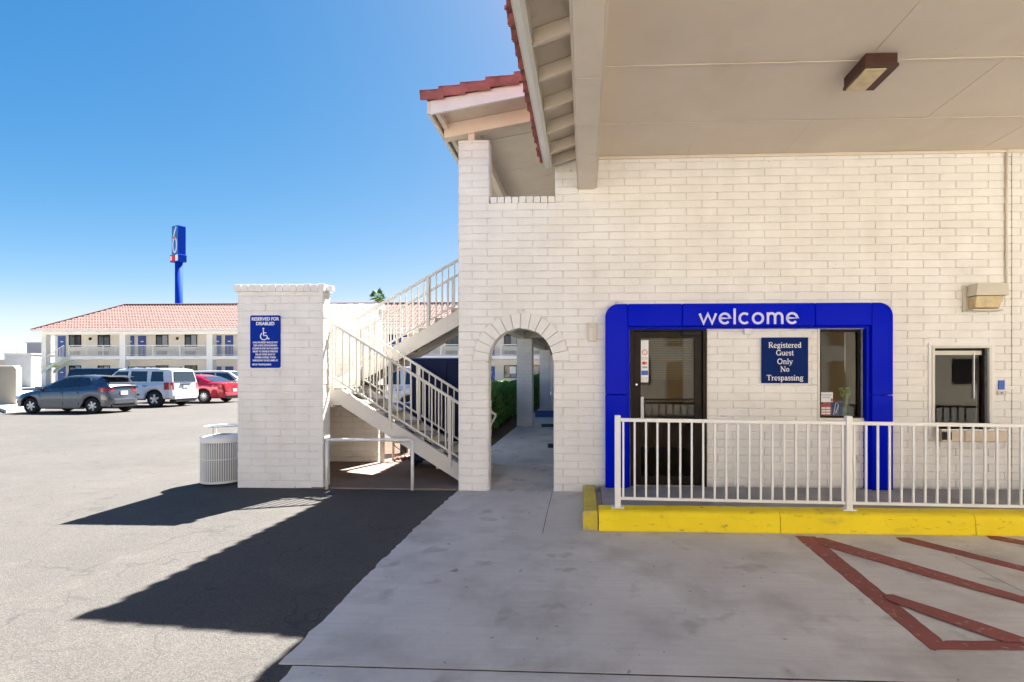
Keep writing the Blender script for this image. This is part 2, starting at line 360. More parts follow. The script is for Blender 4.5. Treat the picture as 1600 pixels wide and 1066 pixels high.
fs = [(k*5+j, k*5+j+1, (k+1)*5+j+1, (k+1)*5+j) for k in range(n) for j in range(4)] + [(0,1,2,3,4), tuple(range(n*5, n*5+5))[::-1]]
q.add(vs, fs).build('kerb_block', mat('yellow_dusty_paint', (.62, .49, .03), .7, .1, 3, .6, 60, dark=(.3, .26, .2), dscale=8, dlo=.5, dhi=.7, damt=.6), kb)
# red no-parking hatching, traced on the ground plane
hm = bpy.data.objects.new('no_parking_marking', None); COL.objects.link(hm); hm['kind'] = 'structure'
def stripe(px, z):
    p = [on_ground(800 + x / 2, 740 + y / 2) for x, y in px]
    c = Vector((sum(a[0] for a in p) / len(p), sum(a[1] for a in p) / len(p)))
    pts = []
    for i in range(len(p)):
        a, b = Vector(p[i][:2]), Vector(p[(i + 1) % len(p)][:2]); n = max(1, int((b - a).length / .06))
        for k in range(n): t = a.lerp(b, k / n); pts.append((t.x + rnd.uniform(-.004, .004), t.y + rnd.uniform(-.004, .004)))
    MB().slab(pts, z - .003, z).build('painted_stripe', RED, hm)
stripe([(884, 197), (946, 199), (1352, 530), (1322, 556), (1306, 552)], .0075)
stripe([(1322, 554), (1352, 527), (1900, 530), (1900, 556)], .0100)
stripe([(948, 204), (975, 205), (1340, 313), (1700, 420), (1700, 438), (1330, 335), (962, 226)], .0125)
stripe([(1160, 384), (1190, 384), (1420, 458), (1640, 533), (1540, 533), (1385, 480), (1170, 400)], .0150)
stripe([(1200, 202), (1245, 203), (1700, 318), (1700, 334), (1215, 213)], .0085)
stripe([(1482, 197), (1520, 198), (1750, 240), (1750, 255), (1495, 207)], .0085)

# ================================================================== OFFICE WALL
off = thing('motel_office', 'cream painted block office wing with arched passage, glass door and upstairs balcony opening', 'building')
AX, AZ, AR, ARO = -.856, 1.744, .438, .645
T = .2; Y0 = .011
holes_ = [(.602, 1.60, .085, 2.19), (3.056, 3.62, .975, 2.17), (4.50, 5.185, .80, 1.91)]
wl = MB()
wl.box(-1.70, AX - AR, Y0, T, -.05, AZ)                      # left pier below spring
wl.box(-1.70, -1.285, Y0, T, AZ, 4.71)
wl.box(AX + AR, .602, Y0, T, -.05, 2.19)
zt = 3.85
NA = 20
for k in range(NA):
    a, b = math.pi * k / NA, math.pi * (k + 1) / NA
    x1, x0 = AX + AR * math.cos(a), AX + AR * math.cos(b)
    wl.prism([(x0, AZ + AR * math.sin(b)), (x1, AZ + AR * math.sin(a)), (x1, 2.19), (x0, 2.19)], Y0, T)
wl.box(-1.285, -.40, Y0, T, 2.19, zt - .01)
wl.box(-.40, -.09, Y0, T, 2.19, 4.32); wl.prism([(-.40, 4.321), (-.09, 4.321), (-.09, 4.44), (-.40, 4.345)], .002, T)
wl.box(-.09, 9, Y0, T, 2.19, 4.46)
wl.box(1.60, 3.056, Y0, T, -.05, 2.19); wl.box(3.056, 3.62, Y0, T, -.05, .975); wl.box(.602, 1.60, Y0, T, -.05, .085)
wl.box(3.056, 3.62, Y0, T, 2.17, 2.19)
wl.box(3.62, 4.50, Y0, T, -.05, 2.19); wl.box(4.50, 5.185, Y0, T, -.05, .80); wl.box(4.50, 5.185, Y0, T, 1.91, 2.19)
wl.box(5.185, 9, Y0, T, -.05, 2.19)
wl.build('wall', MORTAR, off)
def cut(z):
    o = []
    if z < AZ: o.append((AX - AR, AX + AR))
    else:
        r = ARO if z > AZ + .0 else AR
        if abs(z - AZ) < r: w = math.sqrt(r * r - (z - AZ) ** 2); o.append((AX - w, AX + w))
    for a, b, c, d in holes_:
        if c - .02 < z < d + .02: o.append((a, b))
    if z > zt - .0: o.append((-1.285, -.40))
    if z > 4.31: o.append((-1.285, -.09))
    if z < .085: o.append((-.02, 10))
    # behind the blue surround nothing is laid
    if .09 < z < 2.49: o += [(.30, .50), (3.72, 3.97)]
    if 2.26 < z < 2.44: o.append((.30, 3.97))
    return o
rc = rows(-1.70, 9.0, 0, 4.4577, off=-.09, cut=cut) + rows(-1.70, -1.285, 4.4704, 4.71, off=-.09)
rc = [r for r in rc if r[0] < 6.1]
lay(off, rc, key=lambda r: abs((r[0] + r[1]) / 2 - 1.6) * .55 + abs((r[2] + r[3]) / 2 - 2.1), seed=5)
lay(off, rows(0, T - .02, 3.96, 4.71, L=.4), origin=(-1.280, .012, 0), rz=R(90), limit=0, seed=6)
lay(off, rows(0, T - .02, 0, AZ, L=.4), origin=(AX - AR + .006, .012, 0), rz=R(90), limit=0, seed=8)
# arch ring
NV = 14
for k in range(NV):
    a, b = math.pi * k / NV + .007, math.pi * (k + 1) / NV - .007
    rr = random.Random(k); ro = ARO + rr.uniform(-.012, .008); ri = AR - rr.uniform(0, .008); f = -.022 - rr.uniform(0, .006)
    pts = []
    for t in (a, (a + b) / 2, b): pts.append((AX + ri * math.cos(t), AZ + ri * math.sin(t)))
    for t in (b, (a + b) / 2, a): pts.append((AX + ro * math.cos(t), AZ + ro * math.sin(t)))
    MB().prism(pts, f, T + .01).build('arch_block', BLOCK, off, bevel=.006)
# sill of the upstairs opening, rowlock bricks
for k in range(9):
    x = -1.262 + k * .0965
    bx('sill_brick', BLOCK, off, x, x + .086, -.028, T + .02, 3.853, 3.935 + random.uniform(-.003, .003), bevel=.005)
# window sill under the first window and bed strip above the door head
bx('window_sill', BLOCK, off, 3.02, 3.66, -.03, .08, .90, .968, bevel=.008)
bx('head_trim', TRIM, off, .56, 3.67, -.012, .01, 2.185, 2.215)
# vertical control joint, conduit
bx('control_joint', mat('dark_joint_sealant', (.35, .31, .26), .9), off, 5.478, 5.488, -.004, .02, .09, 4.44)
cj = MB(); cj.tube((5.405, -.02, 4.44), (5.405, -.02, 2.62), .014, 8); cj.tube((5.405, -.02, 2.62), (5.33, -.03, 2.50), .014, 8)
cj.build('conduit', WOODP, off, smooth=True)
bx('ceiling_trim', WOODP, off, .14, 9, -.03, .0, 4.415, 4.447)
# wing behind: corridor walls, upstairs slab, interior shell
bx('wing_wall', STUCCO, off, -.40, -.30, T, 32, 0, 5.15)
bx('balcony_slab', STUCCO, off, -1.98, -.40, 3.0, 32, 2.80, 2.97); bx('balcony_slab', STUCCO, off, -1.66, -.40, T + .002, 2.998, 2.80, 2.97)
bx('edge_beam', STUCCO, off, -1.985, -1.75, 3.0, 32, 2.58, 2.798)
bx('edge_beam', STUCCO, off, -1.75, -.40, 8.15, 8.35, 2.60, 2.798)
bx('edge_beam', STUCCO, off, -1.75, -.40, 15.8, 16.0, 2.60, 2.798)
for a, b, c_, d in ((-.30, 9, 5.0, 5.1),): bx('wing_wall', STUCCO, off, a, b, c_, d, 0, 4.5)
bx('wing_wall', STUCCO, off, 9, 9.1, T, 5.1, 0, 4.5)
# ---- lobby interior seen through the glass
lob = thing('office_interior', 'dim brown lobby seen through the office door and windows', 'room')
BROWN = mat('lobby_brown_wall', (.46, .30, .15), .8, .1, 2)
bx('back_wall', BROWN, lob, -.2, 8.9, 3.6, 3.7, .09, 2.9)
bx('partition', mat('lobby_tan_wall', (.62, .45, .22), .8, .08, 2), lob, 3.95, 4.05, .3, 3.6, .09, 2.9)
bx('partition', BROWN, lob, 1.95, 2.05, .25, 3.6, .09, 2.9)
bx('lobby_floor', mat('lobby_floor_tile', (.10, .06, .04), .4, .2, 3), lob, -.2, 8.9, T + .002, 3.6, .02, .088)
bx('lobby_ceiling', STUCCO, lob, -.2, 8.9, T + .002, 3.6, 2.9, 2.95)
bx('counter', NAVY, lob, 2.2, 5.6, 1.9, 2.5, .09, 1.12)
for x, z in ((3.62, 1.62), (3.62, 1.25)): bx('wall_picture', DARK, lob, x, x + .3, 3.56, 3.6, z, z + .3)
for x, z in ((5.1, 1.6), (5.1, 1.25), (6.0, 1.55)): bx('wall_picture', DARK, lob, x, x + .3, 3.56, 3.6, z, z + .3)

# ================================================================== WING ROOF
SL = .172
wr = MB()
def zr(x): return 4.96 + SL * (x + 1.92)
wr.prism([(-1.98, zr(-1.98)), (4.2, zr(4.2)), (4.2, zr(4.2) + .09), (-1.98, zr(-1.98) + .09)], -.46, 33)
wr.prism([(4.2, zr(4.2)), (9.6, zr(4.2) - 5.4 * SL), (9.6, zr(4.2) - 5.4 * SL + .09), (4.2, zr(4.2) + .09)], -.46, 33)
wr.build('roof', TILE, off)
# soffit boards with real gaps
ys = [-.46, .72, 1.94, 3.16, 4.38, 5.6, 9, 14, 20, 33]
for a, b in zip(ys, ys[1:]):
    MB().prism([(-1.9, zr(-1.9) - .022), (1.5, zr(1.5) - .022), (1.5, zr(1.5) - .004), (-1.9, zr(-1.9) - .004)], a + .008, b - .008).build('soffit_board', WOODP, off)
def rake(mb, x0, x1, y0, y1, zlo, zhi): mb.prism([(x0, zr(x0) + zlo), (x1, zr(x1) + zlo), (x1, zr(x1) + zhi), (x0, zr(x0) + zhi)], y0, y1)
q = MB(); rake(q, -1.93, 3.0, -.50, -.46, -.135, .03); q.build('rake_fascia', WHITE, off, bevel=.004)
q = MB(); q.box(-1.97, -1.93, -.50, 33, zr(-1.93) - .135, zr(-1.93) + .02); q.build('eave_fascia', TRIM, off)
q = MB(); rake(q, -1.90, 3.0, .02, .16, -.21, -.024); q.build('barge_beam', WOODP, off, bevel=.006)
q = MB(); q.box(-1.60, -1.50, .165, 32, zr(-1.55) - .20, zr(-1.6) - .028); q.build('roof_beam', WOODP, off)
q = MB(); q.box(-1.90, -1.84, -.44, 32, zr(-1.9) - .10, zr(-1.9) - .026); q.build('roof_beam', WOODP, off)
q = MB(); q.box(-1.58, -1.49, .05, .14, 4.71, zr(-1.6) - .19); q.build('stub_post', WOODP, off, bevel=.004)
for y in (1.5, 3.0, 4.5): q = MB(); q.box(-1.84, -1.6, y, y + .05, zr(-1.9) - .12, zr(-1.84) - .028); q.build('lookout', WOODP, off)
# overlapping rake tiles
x = -2.04; w_ = [.235, .27, .315, .355, .34, .35, .35, .35, .35, .35, .35, .35]
for k, L in enumerate(w_):
    z = zr(x) + .018; tilt = math.atan(SL) - .085
    M = Matrix.Translation((x, 0, z + .004 * (k % 2))) @ Matrix.Rotation(-tilt, 4, 'Y')
    q = MB(); n = 6
    prof = [(-.56, 0), (-.565, .10), (-.545, .135), (-.50, .15), (-.44, .145), (-.40, .09), (-.41, .07), (-.45, .12), (-.50, .125), (-.53, .11), (-.545, .0)]
    q.v = [tuple(M @ Vector((u, y, zz + (.012 if u == 0 else 0)))) for u in (0, L + .06) for y, zz in prof]
    m_ = len(prof); q.f = [(j, (j + 1) % m_, m_ + (j + 1) % m_, m_ + j) for j in range(m_)] + [tuple(range(m_)), tuple(range(m_, 2 * m_))[::-1]]
    q.build('rake_tile', TILE, off, bevel=.004)
    x += L
q = MB()
for k in range(165):
    y = -.40 + k * .2; q.tube((-1.985, y, zr(-1.985) + .07), (-1.6, y, zr(-1.6) + .11), .085, 8)
q.build('eave_tiles', TILE, off, kind='stuff')

# ================================================================== ENTRANCE CANOPY
can = thing('entrance_canopy', 'wide drive-under entrance canopy with tan plywood ceiling and clay tile eave', 'canopy')
xs = [.14, 1.335, 2.58, 3.825, 5.07, 6.31, 7.55, 8.9]
ys = [-.004, -.93, -2.07, -3.25, -4.45, -6.2, -8.0]
for i, (a, b) in enumerate(zip(xs, xs[1:])):
    for j, (c_, d) in enumerate(zip(ys, ys[1:])):
        dz = random.uniform(-.0025, .0025)
        bx('ceiling_panel', CEIL, can, a + .0009, b - .0009, d + .002, c_ - .002, 4.45 + dz, 4.47)
q = MB()
for y in (-.93, -2.07, -3.25): q.box(.14, 8.9, y - .012, y + .012, 4.4405, 4.4465)
q.build('ceiling_batten', CEIL, can)
for a, b in ((-.004, -1.82), (-1.82, -2.65), (-2.65, -4.4), (-4.4, -8.0)):
    bx('beam', WOODP, can, -.085, .136, b + .002, a - .002, 4.02, 4.445, bevel=.006)
q = MB(); q.box(-.105, -.087, -8.0, -.006, 4.035, 4.43); q.build('beam_trim', WOODP, can)
q = MB(); q.box(.138, .16, -8.0, -.006, 4.04, 4.436); q.build('beam_trim', WOODP, can)
CS = .34
def zc(x): return 4.30 + CS * (x + .43)
yr = [-.09, -.50, -1.04, -1.56, -2.10, -2.64, -3.2, -3.75, -4.3]
for y in yr + [-4.3 - .55 * k for k in range(1, 7)]:
    MB().prism([(-.43, zc(-.43)), (-.107, zc(-.107)), (-.107, zc(-.107) + .13), (-.43, zc(-.43) + .13)], y - .02, y + .02).build('rafter', WOODP, can, bevel=.003)
MB().prism([(-.56, zc(-.56) + .135), (-.02, zc(-.02) + .135), (-.02, zc(-.02) + .155), (-.56, zc(-.56) + .155)], -8.0, .10).build('sheathing', WOODP, can)
bx('fascia', TRIM, can, -.475, -.432, -8.0, .06, 4.285, 4.435, bevel=.004)
bx('fascia', WHITE, can, -.53, -.477, -8.0, .03, 4.325, 4.445, bevel=.004)
MB().prism([(-.56, zc(-.56) + .16), (4.3, zc(4.3) + .16), (9, zc(4.3) - 1.6 + .16), (9, 4.9), (8.9, 4.475), (.14, 4.475), (-.0, zc(0) + .157)], -8.0, -.02).build('roof', TILE, can)
bx('end_fascia', TRIM, can, -.45, 9, -9.5, -8.01, 4.0, 4.9)
k = 0
while -.05 - k * .2 > -7.95:
    y = -.05 - k * .2; rr = random.Random(k)
    q = MB(); x0 = -.615 + rr.uniform(-.012, .012); n = 7; vs = []
    for (xx, dz) in ((x0, 0), (x0 + .42, .42 * CS)):
        for r_, s_ in ((.095, 1), (.078, -1)):
            for t in range(n): an = math.pi * (t / (n - 1)); an = an if s_ > 0 else math.pi - an; vs.append((xx, y + r_ * math.cos(an), zc(-.56) + .15 + dz + r_ * .75 * math.sin(an)))
    m_ = 2 * n; q.add(vs, [(j, (j + 1) % m_, m_ + (j + 1) % m_, m_ + j) for j in range(m_)] + [tuple(range(m_)), tuple(range(m_, 2 * m_))[::-1]])
    q.build('roof_tile', TILE, can); 
    q = MB(); vs = []
    for (xx, dz) in ((x0 + .02, 0), (x0 + .4, .38 * CS)):
        for r_, s_ in ((.07, 1), (.055, -1)):
            for t in range(5): an = math.pi + math.pi * (t / 4) * 1; an = an if s_ > 0 else 3 * math.pi - an; vs.append((xx, y + .1 + r_ * math.cos(an), zc(-.56) + .20 + dz + r_ * .8 * math.sin(an)))
    q.add(vs, [(j, (j + 1) % 10, 10 + (j + 1) % 10, 10 + j) for j in range(10)] + [tuple(range(10)), tuple(range(10, 20))[::-1]])
    q.build('roof_tile', TILE, can); k += 1
for x in (.02, 8.6):
    bx('pillar', BLOCK, can, x - .25, x + .25, -7.95, -7.45, 0, 4.02, bevel=.01)

# ================================================================== BLUE SURROUND
su = thing('entrance_surround', 'glossy royal blue portal framing the office door and window with white lettering', 'entrance frame')
F_ = -.13
def U(px, py): p = on_plane(px, py, F_); return p[0], p[2]
xo0, zt_ = U(946, 475); xo1 = U(1396, 475)[0]; xi0 = U(981, 509)[0]; xi1, zi = U(1363, 509); zs = U(960, 617)[1]; zb = .088; rr_ = .17
def arc(cx, cz, r, a0, a1, n=8): return [(cx + r * math.cos(a0 + (a1 - a0) * k / n), cz + r * math.sin(a0 + (a1 - a0) * k / n)) for k in range(n + 1)]
g = .002
def pnl(pts, **k): return MB().prism(pts, F_, .02).build('panel', BLUE, su, bevel=.012, **k)
pnl([(xo0, zb), (xi0, zb), (xi0, zs - g), (xo0, zs - g)])
pnl([(xi1, zb), (xo1, zb), (xo1, zs - g), (xi1, zs - g)])
xj0 = U(982, 480)[0]; xj1 = U(1362, 480)[0]
pnl([(xo0, zs + g), (xi0, zs + g), (xi0, zt_ - .05), (xi0, zt_)] + arc(xo0 + rr_, zt_ - rr_, rr_, math.pi / 2, math.pi))
pnl([(xi1, zs + g), (xo1, zs + g)] + arc(xo1 - rr_, zt_ - rr_, rr_, 0, math.pi / 2) + [(xi1, zt_), (xi1, zt_ - .05)])
cx_ = [xi0, U(1066, 480)[0], U(1274, 480)[0], xi1]
for a, b in zip(cx_, cx_[1:]): pnl([(a + g, zi), (b - g, zi), (b - g, zt_), (a + g, zt_)])
for a, b in ((xi0, xi0 + .03), (xi1 - .045, xi1)): MB().box(a, b, F_ + .05, .02, zb, zi - .002).build('inner_return', BLUE, su, bevel=.004)
MB().box(xi0 + .031, xi1 - .046, F_ + .05, .02, zi - .028, zi - .002).build('inner_return', BLUE, su, bevel=.004)
# ribbon lettering
def ribbon(mb, pts, w, y0, y1, closed=False):
    n = len(pts); L = []; Rr = []
    for i in range(n):
        p = Vector(pts[i]); 
        a = Vector(pts[(i - 1) % n]) if (i > 0 or closed) else None; b = Vector(pts[(i + 1) % n]) if (i < n - 1 or closed) else None
        d1 = (p - a).normalized() if a is not None and (p - a).length > 1e-6 else None; d2 = (b - p).normalized() if b is not None and (b - p).length > 1e-6 else None
        d = (d1 + d2) if d1 and d2 else (d1 or d2); d.normalize(); nn = Vector((-d.y, d.x)); k = 1
        if d1 and d2: k = 1 / max(.55, nn.dot(Vector((-d1.y, d1.x))))
        L.append(p + nn * w / 2 * k); Rr.append(p - nn * w / 2 * k)
    rng = range(n) if closed else range(n - 1)
    for i in rng:
        j = (i + 1) % n; q = [L[i], L[j], Rr[j], Rr[i]]
        mb.prism([(v.x, v.y) for v in q][::-1], y0, y1)
def A(cx, cz, rx, rz, a0, a1, n=14): return [(cx + rx * math.cos(R(a0 + (a1 - a0) * k / n)), cz + rz * math.sin(R(a0 + (a1 - a0) * k / n))) for k in range(n + 1)]
GEO = {  # geometric lowercase, x-height 1
 'w': (1.42, [[(0, .93), (.34, .08), (.70, .90), (1.06, .08), (1.40, .93)]]),
 'e': (1.02, [[(.10, .52), (.93, .52)] + A(.5, .5, .42, .42, 3, 318, 22)]),
 'l': (.22, [[(.1, 0), (.1, 1.35)]]),
 'c': (.92, [A(.5, .5, .42, .42, 48, 312, 22)]),
 'o': (1.02, [A(.5, .5, .42, .42, 0, 360, 26)]),
 'm': (1.42, [[(.1, 0), (.1, 1)], [(.1, .55)] + A(.40, .60, .30, .33, 180, 0, 10) + [(.70, 0)], [(.70, .55)] + A(1.0, .60, .30, .33, 180, 0, 10) + [(1.30, 0)]])}
(xa, zbase), (xb_, _) = U(1093, 507), U(1247, 507); sc = .150
tot = sum(GEO[c][0] for c in 'welcome'); gap = ((xb_ - xa) / sc - tot) / 6; x = xa
for c in 'welcome':
    w, st = GEO[c]; q = MB()
    for i, s_ in enumerate(st): ribbon(q, [(x + p * sc, zbase + z * sc) for p, z in s_], .0285, F_ - .012 - .0008 * i, F_ + .004 + .0008 * i)
    q.build('letter', LAVENDER, su); x += (w + gap) * sc

# ================================================================== DOOR
dx0, dx1, dz0, dz1 = .602, 1.60, .088, 2.185
fr = MB(); fr.box(dx0, dx0 + .05, -.02, .14, dz0, dz1); fr.box(dx1 - .05, dx1, -.02, .14, dz0, dz1); fr.box(dx0 + .05, dx1 - .05, -.02, .14, dz1 - .045, dz1)
dr_ = fr.build('door', BRONZE, off, bevel=.003)
a, b, c_, d = dx0 + .055, dx1 - .055, dz0 + .012, dz1 - .05
lf = MB(); lf.box(a, a + .085, .03, .075, c_, d); lf.box(b - .10, b, .03, .075, c_, d); lf.box(a + .085, b - .10, .03, .075, d - .085, d); lf.box(a + .085, b - .10, .03, .075, c_, c_ + .12)
lf.box(a + .085, b - .10, .035, .07, 1.215, 1.245)
lf.build('door_leaf', BRONZE, dr_, bevel=.002)
bx('glass', GLASS, dr_, a + .085, b - .10, .050, .054, c_ + .12, 1.215); bx('glass', GLASS, dr_, a + .085, b - .10, .050, .054, 1.245, d - .085)
q = MB(); q.box(.735, .775, -.035, -.02, .98, 1.27); q.box(.74, .77, -.02, .03, .99, 1.02); q.box(.74, .77, -.02, .03, 1.23, 1.26); q.build('handle', flat('door_pull_white', (.62, .62, .62), .3), dr_, bevel=.003)
bx('lock', CHROME, dr_, .675, .695, .024, .03, 1.42, 1.44)
q = MB(); q.box(1.28, 1.52, -.03, .03, 2.08, 2.135); q.bar((1.30, -.04, 2.10), (1.45, -.10, 2.12), .02, .012); q.build('door_closer', DARK, dr_, bevel=.005)
for k in range(17):
    z = 2.02 - k * .032; q = MB(); q.box(a + .095, b - .11, .10, .125, z, z + .004); q.build('blind_slat', mat('blind_slat', (.5, .46, .40), .6), dr_)
st = thing('door_stickers', 'column of card payment and no smoking stickers inside the door glass', 'stickers', (0, 0, 0))
sx = .745
bx('sticker_strip', LETTER, st, sx, sx + .10, .0455, .0475, 1.46, 2.02)
CYAN = flat('sticker_blue', (.02, .12, .5)); SR = flat('sticker_red', (.6, .03, .03)); OR = flat('sticker_orange', (.8, .35, .03)); GR = flat('sticker_grey', (.7, .7, .68))
q = MB(); ribbon(q, [(sx + .05 + p, 1.86 + z) for p, z in A(0, 0, .033, .033, 0, 360, 16)], .008, .0425, .0445); q.bar((sx + .03, .0435, 1.88), (sx + .07, .0435, 1.84), .002, .008, (0, 1, 0)); q.build('no_smoking_mark', SR, st)
bx('sticker', GR, st, sx + .005, sx + .095, .043, .045, 1.76, 1.80)
q = MB(); q.prism(A(sx + .038, 1.715, .024, .022, 0, 360, 12)[:-1], .0425, .0445); q.build('card_logo', SR, st)
q = MB(); q.prism(A(sx + .062, 1.715, .024, .022, 0, 360, 12)[:-1], .0432, .0449); q.build('card_logo', OR, st)
bx('sticker', CYAN, st, sx + .006, sx + .094, .043, .045, 1.555, 1.615)
bx('sticker', GR, st, sx + .006, sx + .094, .043, .045, 1.47, 1.53)

# ---- text helpers
def text(name, s, size, m, parent, x, y, z, align='CENTER', depth=.0015, sx=1.0, bold=0.0, rz=0, M=None):
    cu = bpy.data.curves.new('text', 'FONT'); cu.body = s; cu.size = size; cu.align_x = align; cu.extrude = depth; cu.offset = bold
    t = bpy.data.objects.new('text', cu); COL.objects.link(t); bpy.context.view_layer.update()
    me = bpy.data.meshes.new_from_object(t.evaluated_get(bpy.context.evaluated_depsgraph_get()))
    bpy.data.objects.remove(t); me.materials.clear(); me.materials.append(m)
    me.transform(Matrix.Diagonal((sx, 1, 1, 1))); me.transform(Matrix.Rotation(R(90), 4, 'X'))
    if rz: me.transform(Matrix.Rotation(rz, 4, 'Z'))
    o = bpy.data.objects.new(name, me); COL.objects.link(o); o.location = (x, y, z); o.parent = parent
    return o
text('card_name', 'VISA', .034, flat('visa_blue', (.02, .03, .25)), st, sx + .05, .043, 1.648, bold=.0008)

# ================================================================== WINDOWS
def frame(name, parent, x0, x1, z0, z1, w, y0, y1, m, bev=.002):
    q = MB(); q.box(x0, x0 + w, y0, y1, z0, z1); q.box(x1 - w, x1, y0, y1, z0, z1); q.box(x0 + w, x1 - w, y0, y1, z0, z0 + w); q.box(x0 + w, x1 - w, y0, y1, z1 - w, z1)
    return q.build(name, m, parent, bevel=bev)
w1 = frame('window', off, 3.062, 3.60, .985, 2.155, .032, .03, .10, BRONZE)
bx('pane', GLASS, w1, 3.094, 3.568, .06, .064, 1.017, 2.123); frame('window_trim', w1, 3.03, 3.655, .968, 2.185, .03, -.014, .03, TRIM)
bx('pull_cord', LETTER, w1, 3.44, 3.448, .12, .125, 1.6, 2.12)
w2 = frame('window', off, 4.505, 5.18, .805, 1.905, .03, .04, .10, BRONZE)
frame('window_trim', w2, 4.435, 5.255, .73, 1.975, .07, -.022, .035, WHITE, .004); frame('window_trim', w2, 4.47, 5.22, .765, 1.94, .035, -.034, -.022, TRIM, .002)
bx('pane', GLASS, w2, 4.535, 5.15, .07, .074, .835, 1.875); bx('mullion', WHITE, w2, 5.05, 5.062, .05, .085, 1.25, 1.875)
bx('head_rail', TRIM, w2, 4.535, 5.15, .055, .069, 1.82, 1.873)
dw = thing('deposit_drawer', 'stainless pass-through drawer under the night window', 'drawer', (0, 0, 0))
q = MB(); q.prism([(4.50, .715), (5.32, .715), (5.32, .86), (4.50, .86)], -.17, -.036); q.build('drawer_body', mat('stainless_steel', (.50, .42, .34), .5, .06, 4, .05, 30, metal=.6), dw, bevel=.008)
bx('drawer_lip', CHROME, dw, 4.49, 5.33, -.185, -.036, .862, .875, bevel=.003); bx('drawer_side', DARK, dw, 4.50, 4.62, -.174, -.171, .74, .84)
for x in (4.72, 4.78): bx('drawer_seam', DARK, dw, x, x + .004, -.1725, -.17, .72, .855)
# items on the sill of the first window
nt1 = thing('window_notice', 'white printed notice above a red card sheet in the window corner', 'notice')
bx('paper', flat('notice_white', (.75, .76, .78)), nt1, 3.10, 3.255, .05, .052, 1.20, 1.33)
text('notice_line', 'we welcome', .026, CYAN, nt1, 3.17, .048, 1.29); text('notice_line', 'your pets', .026, CYAN, nt1, 3.17, .048, 1.26); bx('stamp', SR, nt1, 3.228, 3.25, .047, .049, 1.21, 1.25)
bx('paper', flat('red_sheet', (.35, .05, .05)), nt1, 3.10, 3.225, .05, .052, 1.03, 1.185)
for r_ in range(3):
    for cc in range(2): bx('sheet_cell', GR, nt1, 3.106 + cc * .06, 3.16 + cc * .06, .047, .049, 1.04 + r_ * .035, 1.065 + r_ * .035)
bxo = thing('brochure_box', 'blue brochure display box with white looped line behind the window', 'box')
bx('box_body', flat('brochure_blue', (.02, .06, .35)), bxo, 3.235, 3.41, .12, .2, 1.02, 1.21, bevel=.003)
q = MB(); ribbon(q, [(3.29, 1.03), (3.30, 1.08)] + A(3.335, 1.15, .02, .035, 160, -20, 8) + [(3.32, 1.05)], .008, .114, .119); q.build('loop_mark', LETTER, bxo)
vs_ = thing('flower_vase', 'grey green vase with sparse leaves at the window right', 'vase')
MB().lathe([(.05, 1.0), (.055, 1.05), (.05, 1.2), (.045, 1.25), (.05, 1.26)], (3.47, .17, 0), 16, cap=True).build('vase', flat('vase_glaze', (.15, .22, .17), .3), vs_, smooth=True)
q = MB(); rn = random.Random(4)
for k in range(40):
    p = Vector((3.47 + rn.uniform(-.06, .06), .17 + rn.uniform(-.03, .03), 1.27 + rn.uniform(0, .12))); u = Vector((rn.uniform(-1, 1), rn.uniform(-.3, .3), rn.uniform(0, 1))).normalized() * .03; v = u.cross(Vector((0, 1, 0))).normalized() * .009
    q.add([p - u, p + v, p + u, p - v], [(0, 1, 2, 3)])
q.build('leaves', LEAF, vs_, kind='stuff')

